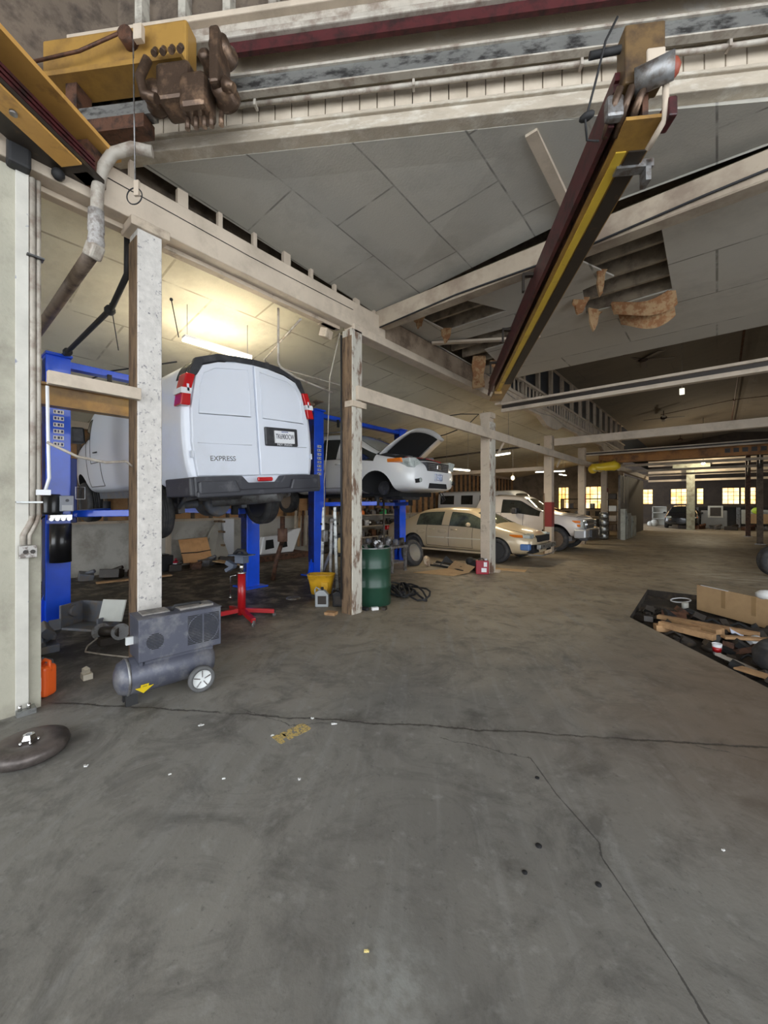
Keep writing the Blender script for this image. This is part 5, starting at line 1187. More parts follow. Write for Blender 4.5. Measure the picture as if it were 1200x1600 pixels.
MB().tube([(-.12,0,.875),(-.06,0,.93),(.03,0,.93),(.08,0,.875)], .025, 8).build('cradle', black_m, hd)
MB().box((-.15,-.03,.74),(.14,.08,.06),(0,.4,0)).box((-.17,-.02,.68),(.12,.10,.05),(0,-.5,0)).build('tilt_arm', mat('blue_grey_steel', (.10,.12,.16), .5), t, bevel=.006)
MB().tube([(-.06,-.04,.60),(-.14,-.05,.58),(-.145,-.05,.30)], .007, 6).cyl((-.16,-.05,.29),(-.12,-.05,.30),.016).build('release_lever', chrome, t)

# ---------------------------------------------------------------- mop bucket, jug, wood block, drum
ym = mat('mop_bucket_yellow', (.72,.40,.02), .45, col2=(.40,.20,.02), scale=6, lo=.5, hi=.75)
t = thing('mop_bucket', 'dirty yellow mop bucket on casters beside the peeling post', 'bucket', (-5.08,4.42,0), (0,0,R(38)))
mb = MB(); n = 24
def rr_(w, d, z, n=24): return [(w*math.copysign(abs(math.cos(a))**.5, math.cos(a)), d*math.copysign(abs(math.sin(a))**.5, math.sin(a)), z) for a in [2*PI*k/n for k in range(n)]]
L_ = [rr_(.16,.11,.06), rr_(.20,.14,.28), rr_(.225,.16,.37), rr_(.235,.17,.38), rr_(.225,.16,.385), rr_(.20,.14,.33), rr_(.17,.115,.10)]
vs = [p for q in L_ for p in q]; fs = [(i*n+k, i*n+(k+1)%n, (i+1)*n+(k+1)%n, (i+1)*n+k) for i in range(len(L_)-1) for k in range(n)] + [tuple(range(n))[::-1], tuple(range(6*n,7*n))]
mb.add(vs, fs, True).build('tub', ym, t)
MB().bx((.02,-.165,.14),(.14,-.13,.27)).build('drain_boss', ym, t, bevel=.01); MB().tube([(-.2,0,.38),(-.23,-.02,.30)], .01).build('hook', dull_steel, t)
for x in (-.12,.12):
    for y in (-.08,.08): MB().cyl((x,y-.012,.03),(x,y+.012,.03),.03,14).bx((x-.015,y-.015,.03),(x+.015,y+.015,.07)).build('caster', black_m, t)
def jug(name, label, loc, rz, m, h=.25, w=.09, d=.055, lab=None):
    t = thing(name, label, 'jug', loc, (0,0,rz))
    MB().prism([(-w,0),(w,0),(w,h*.62),(w*.35,h*.85),(-w*.3,h*.88),(-w,h*.75)], -d, d, 'Y').build('jug_body', m, t, bevel=.012)
    MB().cyl((w*.0,0,h*.86),(w*.0,0,h),.022,14).build('cap', black_m, t)
    MB().tube([(-w*.35,0,h*.86),(-w*.9,0,h*1.0),(-w*1.12,0,h*.85),(-w*.98,0,h*.45)], .012, 8).build('handle', m, t)
    MB().bx((-w*.6,-d-.002,h*.15),(w*.7,-d+.001,h*.58)).build('label_patch', lab or dark_strip, t)
    return t
jug('oil_jug', 'silver grey motor oil jug standing against the peeling post', (-4.60,4.02,0), R(40), mat('silver_grey_plastic', (.36,.38,.39), .4), .29, .10, .06)
jug('oil_jug', 'black oil jug behind the silver grey jug', (-4.42,4.18,0), R(40), black_gloss, .27, .08)
tag(base(MB().box((-4.16,3.80,.02),(.16,.12,.04),(0,0,.4)).build('wood_block', raw_wood, bevel=.004)), 'small block of raw wood at the foot of the peeling post', 'wood block')
tag(base(MB().lathe([(.001,.03),(.10,.025),(.12,.005),(.12,0)], (-5.35,4.05,0), 'Z', 18).build('metal_lid', dull_steel)), 'flat dull metal lid in front of the yellow mop bucket', 'lid')
dg = mat('dark_green_drum_paint', (.010,.050,.028), .42, col2=(.018,.065,.04), scale=3, coat=.15)
t = thing('steel_drum', 'dark green steel drum full of scrap, standing behind the peeling post', 'drum', (-4.15,4.67,0))
r_ = .285; pr = [(r_*.97,0),(r_,.01)]
for z in (.29,.58): pr += [(r_,z-.02),(r_+.012,z),(r_,z+.02)]
pr += [(r_,.86),(r_+.008,.87),(r_,.885),(r_-.015,.88),(r_-.015,.70),(.001,.70)]
MB().lathe(pr, (0,0,0), 'Z', 44).build('shell', dg, t); MB().lathe([(r_-.012,.872),(r_+.012,.872),(r_+.012,.888),(r_-.012,.888)], (0,0,0), 'Z', 44, closed=True).build('rolled_rim', gray_steel, t)
rs = ['bent bracket','hose stub','pipe elbow','bolt strip','filter can','black bracket','wire bundle','plate scrap','spring','pulley']
for k in range(14):
    a = random.random()*6.3; rr = random.random()*.2; x, y = -4.13+rr*math.cos(a), 4.72+rr*math.sin(a); z = .80+random.random()*.12
    m = [dark_strip, white_tag, dull_steel, ub, dull_steel][k % 5]
    mb = MB()
    if k % 3 == 0: mb.box((x,y,z),(.16,.03,.05),(random.random(),random.random(),a)).box((x,y,z),(.03,.12,.04),(a,0,0))
    elif k % 3 == 1: mb.tube([(x,y,z-.05),(x+.06*math.cos(a),y+.06*math.sin(a),z+.02),(x+.12*math.cos(a+1),y+.12*math.sin(a+1),z)], .022, 8)
    else: mb.cyl((x,y,z-.06),(x+.05,y+.03,z+.04),.045,14).cyl((x,y,z),(x+.03,y+.05,z+.07),.02,10)
    tag(base(mb.build('scrap_piece', m)), 'piece of %s metal scrap heaped in the green drum' % ('pale' if k % 5 == 1 else 'dark'), 'scrap', 'pale scrap pieces heaped in the green drum' if k % 5 == 1 else 'dark scrap pieces heaped in the green drum')
for k in range(3): tag(base(MB().box((-3.95+.1*k,4.28+.1*k,.02),(.10,.06,.04),(0,0,k)).build('rubbish_bit', [black_m, paper, dark_strip][k])), ['black scrap at the base of the green drum','pale bottle cap beside the green drum base','dark metal bit under the right side of the green drum'][k], 'scrap')
# coiled black hoses
t = thing('hose_pile', 'tangle of black hoses spread on the floor right of the green drum', 'hose', (-4.3,5.6,0))
for k in range(9):
    pts = [(-4.55+.07*k*.6+.38*math.cos(q*.5+k)*(.6+.08*k)+.03*q, 5.50+.33*math.sin(q*.5+k*.7)*(.8+.05*k), .02+.014*k*(.6+.4*math.sin(q))) for q in range(13)]
    MB().tube(pts, .016, 7).build('hose', black_m, t, world=True)
# ---------------------------------------------------------------- lift arms standing by the second column
for k, (x, y, a, h, m, lab) in enumerate([(-5.42,4.72,.03,1.50,gray_steel,'tall pale steel channel leaning beside the second blue column, left one'),(-5.22,4.92,-.03,1.50,gray_steel,'tall pale steel channel leaning by the peeling post, right one'),(-5.30,4.82,.02,1.30,dull_steel,'short round-headed strut between the two pale channels'),(-5.55,4.68,.42,.95,galv_dirty,'grey slanted strut leaning against the blue column')]):
    t = thing('steel_strut', lab, 'strut', (x,y,0))
    d = Vector((.766,.643,0))*a
    MB().bar((0,0,0),(d.x*h,d.y*h,h),.09,.05).build('channel', m, t, bevel=.006)
    MB().ball((d.x*h,d.y*h,h-.04), .055, 12).build('head', dull_steel, t) if k == 2 else MB().bar((.03*0+d.x*.2,d.y*.2-.03,.2),(d.x*h*.95,d.y*h*.95-.03,h*.95),.03,.02).build('rib', m, t)
    MB().cyl((d.x*h*.8,d.y*h*.8-.06,h*.8),(d.x*h*.8,d.y*h*.8+.06,h*.8),.02).build('pin', black_m, t)
# pendant control on cable near the post
t = thing('pendant_switch', 'grey pendant switch hanging on a cord left of the peeling post', 'switch', (-4.6,4.05,1.0))
MB().tube([(-4.12,3.93,3.99),(-4.32,3.92,3.4),(-4.45,4.0,2.6),(-4.6,4.06,1.9),(-4.58,4.05,1.15)], .007, 6).build('cord', conduit_m, t, world=True)
MB().bx((-4.62,4.01,.98),(-4.54,4.09,1.16)).build('control_body', dull_steel, t, world=True, bevel=.015)
# engine stand with parts, behind the post and under the minivan
t = thing('parts_bench', 'low steel bench heaped with dark parts, right of the green drum', 'bench', (-5.75,7.2,0))
MB().bx((-6.5,6.9,.55),(-5.55,7.5,.60)).build('top', dull_steel, t, world=True, bevel=.004); MB().bx((-6.4,6.95,.20),(-5.6,7.45,.23)).build('lower_shelf', dull_steel, t, world=True)
for x in (-6.45,-5.6):
    for y in (6.95,7.45): MB().bx((x-.03,y-.03,0),(x+.03,y+.03,.56)).build('leg', dull_steel, t, world=True)
for k in range(8):
    x, y = -6.4+.11*k, 7.05+.1*(k%4); mb = MB().cyl((x,y,.60),(x,y,.74+.03*(k%3)),.06,14).box((x,y,.66),(.13,.08,.10),(0,0,k))
    tag(base(mb.build('engine_part', [ub, dark_strip, dull_steel][k%3])), 'oily engine part on the low bench, %s from its left end' % ['first','second','third','fourth','fifth','sixth','seventh','eighth'][k], 'car part', 'oily engine parts on the low bench')
t = thing('tall_rod', 'thin dark pole standing behind the green drum up to the minivan', 'pole', (-5.9,7.1,0)); MB().cyl((-5.78,6.9,0),(-5.80,6.9,1.75),.02).build('pole', dark_strip, t, world=True)
# back shelves
def shelf(x, y0, y1, zs, m, label):
    t = thing('parts_shelf', label, 'shelf', (x, y0, 0))
    for z in zs: MB().bx((x-.25,y0,z),(x+.25,y1,z+.03)).build('shelf_board', m, t, world=True)
    for y in (y0,y1-.04):
        for dx in (-.25,.21): MB().bx((x+dx,y,0),(x+dx+.04,y+.04,max(zs))).build('upright', m, t, world=True)
    return t
shelf(-9.9,9.6,13.2,(.35,.75,1.15,1.55), mat('pale_shelf', (.42,.38,.33), .7, col2=(.2,.17,.14), scale=4), 'cluttered shelf against the back wall seen between the post and the far blue column')
ORD = ['first','second','third','fourth','fifth','sixth','seventh','eighth','ninth','tenth','eleventh','twelfth']
cols = [ub, dark_strip, mat('orange_part', (.8,.20,.04), .5), white_tag, rusty, dull_steel, mat('green_part', (.05,.4,.15), .5), black_m]
nm = ['box','filter','can','coil']
for zi, z in enumerate((.38,.78,1.18,1.58)):
    for k in range(11):
        y = 9.75+.31*k; m = cols[(k*3+zi*2) % 8 if (k+zi) % 4 == 0 else (k+zi) % 2]
        mb = MB(); hh = .12+.12*random.random()
        if k % 2: mb.cyl((-9.8,y,z),(-9.8,y,z+hh),.09,14).cyl((-9.75,y,z+hh*.5),(-9.6,y,z+hh*.6),.04,10)
        else: mb.box((-9.8,y,z+hh/2),(.2,.22,hh)).cyl((-9.8,y-.12,z+hh),(-9.8,y+.12,z+hh),.04,10)
        tag(base(mb.build('shelf_item', m, bevel=.005, seg=1)), 'greasy %s part on the %s board of the back shelf, %s from the near end' % (['boxy','round'][k % 2], ['lowest','second','third','top'][zi], ORD[k]), 'car part', 'spare parts on the %s board of the back shelf' % ['lowest','second','third','top'][zi])
# leaning tyre, brake disc, bumper strips, cardboard, red can, black bag
t = thing('car_wheel', 'car wheel with a silver rim leaning near the rear of the beige sedan', 'wheel', (-5.95,8.22,.31), (0,0,R(96)))
w_ = wheel(t, (0,0,0), .335, .21, -1, 'alloy', rim_silver, tilt=(R(-16),0,R(-8)))
t = thing('brake_rotor', 'pale brake rotor leaning against the loose wheel', 'brake disc', (-5.55,8.30,.13), (R(-25),0,R(85)))
MB().lathe([(.05,-.01),(.14,-.01),(.14,.01),(.07,.01),(.065,.04),(.03,.04)], (0,0,0), 'Y', 28).build('disc', mat('rusty_pale_rotor', (.46,.38,.28), .5, metal=.4, col2=(.2,.1,.06), scale=9), t)
for k in range(4):
    pts = [(-5.5+.12*q, 8.35+.10*k+.08*math.sin(q*.5+k)-.02*q, .03+.02*k) for q in range(10)]
    tag(MB().tube(pts, .022, 6).build('trim_strip', [black_m, conduit_m, black_m, dark_strip][k]), ['front black trim strip curving over the floor by the beige sedan','pale trim strip lying among the black strips by the beige sedan','second black trim strip behind the pale strip','rear dark strip nearest the beige sedan'][k], 'trim strip')
o = MB().prism([(-.2,0),(.22,0),(-.02,.24)], 0, .03, 'X').build('black_wedge', black_m); o.location=(-5.15,8.6,.03); o.rotation_euler=(0,R(-20),R(-40)); tag(o, 'black triangular plastic piece standing on the trim strips', 'plastic piece')
t = thing('cardboard_sheet', 'flattened cardboard box lying left of the cream fourth post', 'cardboard', (-4.6,7.9,0), (0,0,R(8)))
MB().add([(-.75,-.50,.005),(.20,-.45,.005),(.38,.05,.03),(-.30,.40,.01),(-.30,.40,.016),(.38,.05,.036),(.20,-.45,.011),(-.75,-.50,.011)], [(0,1,2,3),(4,5,6,7),(0,7,6,1),(1,6,5,2),(2,5,4,3),(3,4,7,0)]).build('flat_panel', cardboard, t)
fp = MB().add([(-.30,.40,.012),(.38,.05,.032),(.50,.10,.16),(-.14,.50,.20),(-.145,.51,.20),(.495,.11,.16),(.375,.06,.032),(-.305,.41,.012)], [(0,1,2,3),(4,5,6,7),(0,7,6,1),(1,6,5,2),(2,5,4,3),(3,4,7,0)]).build('raised_flap', cardboard, t)
MB().box((.10,.27,.105),(.05,.008,.025),(R(60),0,R(-25))).build('hand_slot', dark_strip, fp)
t = thing('red_can', 'red and white can standing at the foot of the cream fourth post', 'can', (-4.02,8.20,0), (0,0,R(30)))
MB().bx((-.14,-.09,0),(.14,.09,.30)).build('can_body', mat('dark_red_tin', (.32,.015,.03), .35, coat=.3), t, bevel=.015)
MB().cyl((.08,0,.30),(.08,0,.34),.03).build('spout', white_tag, t); MB().tube([(-.08,0,.30),(-.06,0,.34),(.02,0,.34),(.04,0,.30)], .01).build('handle', black_m, t); MB().bx((-.02,-.094,.05),(.09,-.089,.14)).bx((.03,-.094,.17),(.10,-.089,.27)).build('label_patch', white_tag, t)
tag(base(MB().ball((-4.32,8.45,.14), .16, 14, (1.2,1,.9)).ball((-4.42,8.4,.22), .10, 12, (1,1.2,1)).ball((-4.2,8.4,.12), .12, 12).build('rubbish_bag', black_m)), 'crumpled black rubbish bag behind the red can', 'bag')
o = base(MB().box((-3.75,9.05,.008),(.75,.3,.012),(0,0,R(12))).build('cardboard_strip', cardboard)); tag(o, 'thin strip of cardboard on the floor in front of the beige sedan nose', 'cardboard')
# ---------------------------------------------------------------- back wall clutter behind the van
t = thing('plywood_board', 'orange strapped board leaning on the whitewashed back wall', 'board', (-9.9,4.6,0))
MB().add([(-9.9,4.25,.12),(-9.85,4.95,.10),(-10.1,4.92,.70),(-10.12,4.22,.68),(-9.93,4.25,.12),(-9.88,4.95,.10),(-10.13,4.92,.70),(-10.15,4.22,.68)], [(0,1,2,3),(4,5,6,7),(0,1,5,4),(1,2,6,5),(2,3,7,6),(3,0,4,7)]).build('board', mat('orange_board', (.66,.36,.16), .7, col2=(.52,.27,.11), scale=3), t, world=True)
MB().tube([(-9.97,4.22,.36),(-9.95,4.6,.35),(-9.96,4.95,.38)], .012, 6).build('strap', black_m, t, world=True)
t = thing('wall_rack', 'white upright rack with three short pegs on the back wall', 'rack', (-10.1,5.4,0))
MB().bx((-10.35,5.45,0),(-10.25,5.75,1.15)).build('upright', white_tag, t, world=True)
for z in (.45,.80,1.07): MB().bx((-10.25,5.25,z),(-9.9,5.31,z+.05)).bx((-10.3,5.2,z),(-10.25,5.4,z+.05)).build('peg', brown_wood, t, world=True)
t = thing('grey_tarp', 'grey tarpaulin draped against the back wall beside the orange board', 'tarp', (-10.0,5.1,0))
MB().add([(-10.3,5.25,1.05),(-10.2,5.30,.9),(-9.9,5.45,.10),(-9.85,4.95,.12),(-10.0,4.85,.4),(-10.25,5.15,.95),(-10.32,5.25,1.05),(-10.32,5.3,.9),(-10.1,5.45,.08),(-10.1,4.95,.08),(-10.2,4.85,.4),(-10.33,5.15,.95)], [(0,1,2,3,4,5),(6,7,8,9,10,11)]+[(i,(i+1)%6,6+(i+1)%6,6+i) for i in range(6)]).build('cloth', mat('grey_canvas', (.34,.32,.28), .9), t, world=True)
tag(base(MB().bx((-10.2,3.55,0),(-9.75,3.95,.36)).bx((-10.1,3.6,.36),(-9.85,3.9,.38)).build('battery_box', black_gloss, bevel=.02)), 'black battery-like box by the back wall', 'box')
t = thing('red_white_bottle', 'red and white bottle on the floor against the back wall', 'bottle', (-9.75,4.0,0)); MB().cyl((0,0,0),(0,0,.22),.06).cyl((0,0,.22),(0,0,.28),.025).build('bottle_body', mat('dark_red_tin', (.32,.015,.03), .35), t); MB().cyl((0,0,.06),(0,0,.17),.062).build('label_patch', white_tag, t)
for k, (y, z0) in enumerate([(3.15,0),(3.62,0)]):
    tag(base(MB().bx((-10.39,y+.4,0),(-10.3,y+.5,3.2)).build('wall_pipe', [brown_wood, cream][k])), ['brown upright strip on the back wall','cream upright pipe beside the brown strip on the back wall'][k], 'upright')
for k in range(10):
    x = -9.9+.14*(k%3); y = 2.3+.42*k; s = .10+.06*random.random()
    mb = MB().box((x,y,s*.6),(s*2,s*2.4,s*1.2),(random.random()*.3,random.random()*.3,random.random()*3)).cyl((x,y,s),(x+s,y+s,s*1.5),.04,10)
    tag(base(mb.build('floor_junk', [ub, dark_strip, rusty][k%3], bevel=.01)), 'dark oily junk lump along the foot of the whitewashed back wall, %s from the left' % ORD[k], 'junk', 'dark junk lying along the back wall')
tag(MB().bar((-9.2,2.3,.03),(-9.0,3.6,.03),.14,.03).build('floor_plank', raw_wood), 'thin raw plank on the floor near the back wall, left of the speckled post', 'plank')
t = thing('foil_strip', 'pale folded cardboard strip slanting behind the red jack', 'cardboard', (-8.6,5.0,.3)); MB().bar((-9.6,4.9,.14),(-8.6,5.35,.05),.25,.02).build('strip', cardboard, t, world=True)
# catalytic pipe by the blue column, standing rusty exhaust
t = thing('exhaust_section', 'rusty exhaust pipe with a canister standing right of the far blue column', 'exhaust', (-6.9,4.9,0))
MB().tube([(-6.95,4.75,0),(-6.92,4.80,.35),(-6.9,4.85,.55),(-6.9,4.95,.8)], .045, 12).tube([(-6.9,4.95,.95),(-6.9,4.95,1.3)], .05, 12).build('pipe', rusty, t, world=True)
MB().cyl((-6.9,4.95,.78),(-6.9,4.95,1.05),.10,18).build('canister', mat('rusted_canister', (.22,.12,.08), .6, col2=(.1,.05,.04), scale=8), t, world=True)
# white bumper cover, tyres, seats far back-left
t = thing('bumper_cover', 'white bumper cover with dark openings standing at the back behind the van', 'bumper', (-9.3,6.4,0))
MB().prism([(6.1,.165),(7.2,.165),(7.5,.85),(7.2,.82),(6.9,.68),(6.2,.66)], -9.7, -9.5, 'X').build('shell', white_car, t, world=True, bevel=.03)
for y in (6.25,6.7): MB().prism([(y,.30),(y+.28,.33),(y+.25,.57),(y+.02,.56)], -9.5, -9.49, 'X').build('opening', well_m, t, world=True)
tag(base(MB().bx((-10.1,5.9,0),(-9.3,7.6,.16)).build('pallet', rusty, bevel=.01)), 'low rust-brown pallet under the white bumper cover', 'pallet')
for k in range(4):
    t = thing('stacked_tyre', 'black tyre in the stack behind the second blue column, %s' % ['at the bottom','second from the bottom','third from the bottom','on top'][k], 'tyre', (-9.7,8.35,.12+.235*k), group='tyre stack at the back wall'); MB().lathe([(.20,-.10),(.30,-.11),(.34,-.06),(.34,.06),(.30,.11),(.20,.10)], (0,0,0), 'Z', 28, closed=True).build('carcass', tyre_m, t)
for k in range(4): tag(MB().bar((-9.9,7.55+.14*k,.25),(-10.1,7.75+.14*k,1.35),.07,.05).build('leaning_batten', [cream, raw_wood, rusty, cream][k]), ['pale batten leaning on the back wall, nearest to the white bumper cover','raw wood batten leaning second from the white bumper cover','rusty bar leaning third from the white bumper cover','pale batten leaning next to the tyre stack'][k], 'batten')
t = thing('car_wheel', 'dusty wheel with a gold-lipped rim standing behind the peeling post', 'wheel', (-8.6,8.2,.34), (0,0,R(55))); wheel(t, (0,0,0), .34, .2, -1, 'steel', mat('gold_lip', (.45,.34,.16), .3, metal=.7))

# ---------------------------------------------------------------- pit debris
t = thing('cardboard_box', 'large open brown cardboard box at the right edge of the debris pit', 'box', (.25,7.35,-.06), (0,0,R(-40)))
MB().bx((-.62,-.02,0),(.95,.0,.38)).build('front_panel', cardboard, t, bevel=.002, seg=1); MB().bx((-.62,.55,0),(.95,.57,.24)).bx((-.62,0,0),(-.60,.56,.26)).bx((.93,0,0),(.95,.56,.26)).build('side_panel', cardboard, t)
MB().bx((-.62,0,0),(.95,.56,.01)).build('bottom_panel', cardboard, t)
for x in (-.25,.15): MB().bx((x,-.0215,.12),(x+.06,-.020,.37)).build('tape_strip', mat('brown_tape', (.36,.23,.11), .5), t)
MB().bar((-.55,-.02,.385),(-.15,-.02,.38),.02,.006).build('white_edge', white_tag, t)
tag(base(MB().ball((.50,7.2,.36), .10, 10, (1.2,1,.7)).ball((.60,7.15,.34), .08, 10).build('crumpled_paper', paper)), 'crumpled white paper on top of the large cardboard box', 'paper')
planks = [((-.62,6.55,.02),(.38,6.35,.03),.09,.05,'long pale board lying across the debris pit'),((-.60,6.02,.0),(.05,6.28,.03),.12,.08,'short thick timber offcut nearest the pit edge'),((-.55,6.05,.05),(-.02,5.85,.04),.09,.07,'timber offcut lying parallel to the pit edge'),((-.48,6.45,.03),(.02,6.05,.06),.08,.06,'timber offcut crossing beneath the long pale board'),((.05,5.9,.05),(.45,6.15,.04),.08,.03,'thin brown slat right of the crossed timbers'),((.15,5.05,.0),(.60,4.75,.02),.12,.02,'flat weathered slat near the tyre by the pit')]
for a, b, w, h, lab in planks: tag(MB().bar(a, b, w, h).build('timber_offcut', raw_wood, bevel=.004, seg=1), lab, 'timber')
t = thing('white_ring', 'thin white wire ring lying in the far part of the debris pit', 'ring', (-.45,8.0,0)); MB().tube([(-.45+.13*math.cos(a),8.0+.13*math.sin(a),.0+.02*math.sin(a+1)) for a in [k*PI/10 for k in range(21)]], .010, 6).build('loop', white_tag, t, world=True)
tag(base(MB().cyl((-.38,7.75,-.08),(-.38,7.75,.02),.045,14).build('pale_can', mat('pale_metal', (.5,.5,.46), .5))), 'small pale can in front of the white ring', 'can')
tag(base(MB().ball((-.42,6.95,-.05), .045, 10, (1.4,.8,.5)).build('grey_rag', paper)), 'crumpled pale rag in the dark soil of the pit', 'rag')
t = thing('paper_cup', 'red and white paper cup among the dark debris', 'cup', (.0,5.55,-.06)); MB().lathe([(.032,0),(.045,.12),(.042,.12),(.03,.01)], (0,0,0), 'Z', 20).build('cup_wall', white_tag, t); MB().lathe([(.036,.03),(.0425,.085)], (0,0,0), 'Z', 20).build('red_print', red_m, t)
t = thing('paper_cup', 'white paper cup lying on its side near the right edge of the pit', 'cup', (.28,6.05,-.02), (0,R(80),R(60))); MB().lathe([(.045,0),(.065,.14),(.06,.14),(.04,.01)], (0,0,0), 'Z', 20).build('cup_wall', white_tag, t)
tag(base(MB().box((.18,6.35,.02),(.12,.09,.008),(.5,.2,.3)).build('paper_scrap', mat('bluish_paper', (.6,.65,.8), .7))), 'bluish white paper scrap by the crossed timbers', 'paper')
tag(base(MB().cyl((.44,6.1,-.03),(.50,6.22,.06),.05,14).build('maroon_can', mat('dark_red_tin', (.32,.015,.03), .35))), 'crushed dark red can near the right edge of the pit', 'can')
tag(base(MB().box((.14,5.28,-.02),(.34,.06,.02),(0,.1,-.6)).build('pale_strip', conduit_m)), 'pale painted strip lying at the near side of the pit', 'strip')
random.seed(11)
for k in range(150):
    x = random.uniform(-.80,.85); y = random.uniform(4.5,7.3)
    if y < 6.35-1.36*(x+.92)+.16 or (y > 6.9 and x > -.1): continue
    s = random.uniform(.04,.13); mb = MB()
    if k % 3 == 0: mb.box((x,y,-.06+s*.3),(s*2.2,s,s*.6),(random.random()*.6,random.random()*.6,random.random()*3))
    elif k % 3 == 1: mb.tube([(x,y,-.05),(x+s,y+s*.6,.0),(x+s*2,y-s*.3,-.03)], s*.22, 7)
    else: mb.ball((x,y,-.06), s*.8, 10, (1.2,1,.6)).box((x,y,-.03),(s,s*1.4,s*.5),(random.random(),0,random.random()*3))
    m = [dark_strip, dark_strip, black_m, dirt, dirt, rusty, black_m, dirt][k % 8]
    tag(base(mb.build('debris_piece', m)), 'dark unidentified piece of rubble in the debris pit', 'debris', 'dark rubble pieces in the debris pit')
t = thing('car_tyre', 'black tyre lying flat at the right edge beyond the near side of the pit', 'tyre', (.62,5.35,.0), (R(6),R(-4),0)); MB().lathe([(.20,0),(.30,-.01),(.35,.05),(.35,.14),(.30,.20),(.20,.18)], (0,0,0), 'Z', 32, closed=True).build('carcass', tyre_m, t)
t = thing('car_wheel', 'wheel standing upright at the right edge of the aisle', 'wheel', (.98,11.9,.34), (0,0,R(30))); wheel(t, (0,0,0), .34, .22, -1, 'five', rim_silver)
t = thing('tyre_changer', 'dark tall machine at the right edge of the aisle', 'machine', (1.35,13.4,0)); MB().bx((-.3,-.3,0),(.35,.4,.9)).build('cabinet', dark_car, t, bevel=.03); MB().bx((-.1,.1,.9),(.1,.3,2.0)).build('tower', dark_car, t, bevel=.02); MB().cyl((0,-.1,.9),(0,-.1,1.0),.25).build('turntable', dull_steel, t); MB().bar((0,.2,1.9),(0,-.35,1.85),.08,.08).build('arm', dull_steel, t)

# small bits on the near floor
bits = [(-2.24,1.86,.02,'white paper scrap beside the slab joint above the yellow letters'),(-2.07,1.91,.03,'bright white chip on the slab joint right of the yellow letters'),(-2.77,1.30,.03,'white arrow-shaped chip in front of the compressor'),(-2.86,.66,.025,'white chip on the floor near the round disc'),(-2.13,1.13,.014,'tiny white chip left of centre on the open floor'),(-2.28,1.55,.016,'tiny white chip left of the yellow letters'),(-1.80,1.40,.014,'small pale chip right of the yellow letters'),(-.93,1.01,.013,'cream chip lying on the pale scraped patch'),(-2.4,.95,.013,'tiny pale chip on the left of the open floor'),(.02,2.33,.010,'small pale stone right of the long crack')]
for k, (x, y, s, lab) in enumerate(bits):
    tag(base(MB().box((x,y,.006),(s*.9,s*.45,.006),(.1,.1,k)).box((x+s*.5,y+s*.3,.008),(s*.35,s*.7,.005),(0,.1,k+1)).build('floor_chip', paper if k != 7 else mat('cream_chip', (.75,.62,.25), .6))), lab, 'chip')
for k, (x, y, s, lab) in enumerate([(-.62,1.83,.014,'small black hole-like stud left of the long crack, upper one'),(-.62,1.66,.011,'small black stud left of the long crack, lower one'),(-.37,1.80,.012,'small black stud just right of the long crack'),(-.78,2.28,.012,'small black stud near the top of the long crack')]):
    tag(base(MB().lathe([(s,0),(s,.003),(.001,.004)], (x,y,.0), 'Z', 14).build('floor_stud', well_m)), lab, 'stud')
yl = mat('worn_yellow_floor_paint', (.55,.40,.13), .8, col2=(.16,.155,.14), scale=60, lo=.50, hi=.58)
o = text_mesh('floor_letters', 'PKG', .125, yl, None, Matrix.Identity(4), .0006, .012); o.location = (-2.20,1.66,.0008); o.rotation_euler = (0,0,R(86)); o.scale=(1,1,1); tag(o, 'worn yellow letters painted on the floor near the slab joint', 'floor marking')

# ---------------------------------------------------------------- hanging lights
tube_glow = glow('fluorescent_tube', (1.0,.92,.70), 4)
def tube_light(a, b, ceil, label, power, tubes=2):
    a, b = Vector(a), Vector(b); t = thing('tube_light', label, 'light', tuple((a+b)/2))
    MB().bar(a, b, .12, .03).build('housing', white_tag, t, world=True)
    sd = (b-a).cross(Vector((0,0,1))).normalized()
    for k in range(tubes):
        off = sd*(.03*(k*2-1) if tubes > 1 else 0) - Vector((0,0,.035)); MB().cyl(a+off, b+off, .017, 12).build('tube', tube_glow, t, world=True)
    for p in (a.lerp(b,.05), a.lerp(b,.95)): MB().cyl(p, (p.x, p.y, ceil), .004, 5).build('chain', dull_steel, t, world=True)
    li = bpy.data.lights.new('tube_glow', 'AREA'); li.shape = 'RECTANGLE'; li.size = (b-a).length; li.size_y = .12; li.energy = power; li.color = (1.0,.84,.58)
    lo = bpy.data.objects.new('lamp_glow', li); COL.objects.link(lo); lo.parent = t
    d = (b-a).normalized(); lo.matrix_basis = Matrix.Translation(Vector((0,0,-.07))) @ Matrix(((d.x,-d.y,0,0),(d.y,d.x,0,0),(0,0,1,0),(0,0,0,1)))
    li2 = bpy.data.lights.new('tube_uplight', 'AREA'); li2.shape = 'RECTANGLE'; li2.size = (b-a).length; li2.size_y = .12; li2.energy = power*.03; li2.color = (1.0,.84,.58)
    lo2 = bpy.data.objects.new('lamp_uplight', li2); COL.objects.link(lo2); lo2.parent = t
    lo2.matrix_basis = Matrix.Translation(Vector((0,0,.04))) @ lo.matrix_basis.to_3x3().to_4x4() @ Matrix.Rotation(PI, 4, 'X')
    return t
tube_light((-5.14,2.20,3.66),(-5.08,3.10,3.64),4.08,'glowing tube light hanging right above the van roof',26)
tube_light((-8.3,2.7,3.35),(-8.3,3.7,3.35),3.6,'unseen tube light added deep in the nearest bay behind the van',26)  # extra lamp added out of sight to brighten the bay ceiling
tube_light((-4.9,10.0,2.86),(-4.35,10.55,2.98),4.1,'short glowing tube light over the beige sedan',22)
tube_light((-6.6,10.9,2.72),(-6.3,11.9,2.70),3.9,'glowing tube light left of the cream fourth post',22)
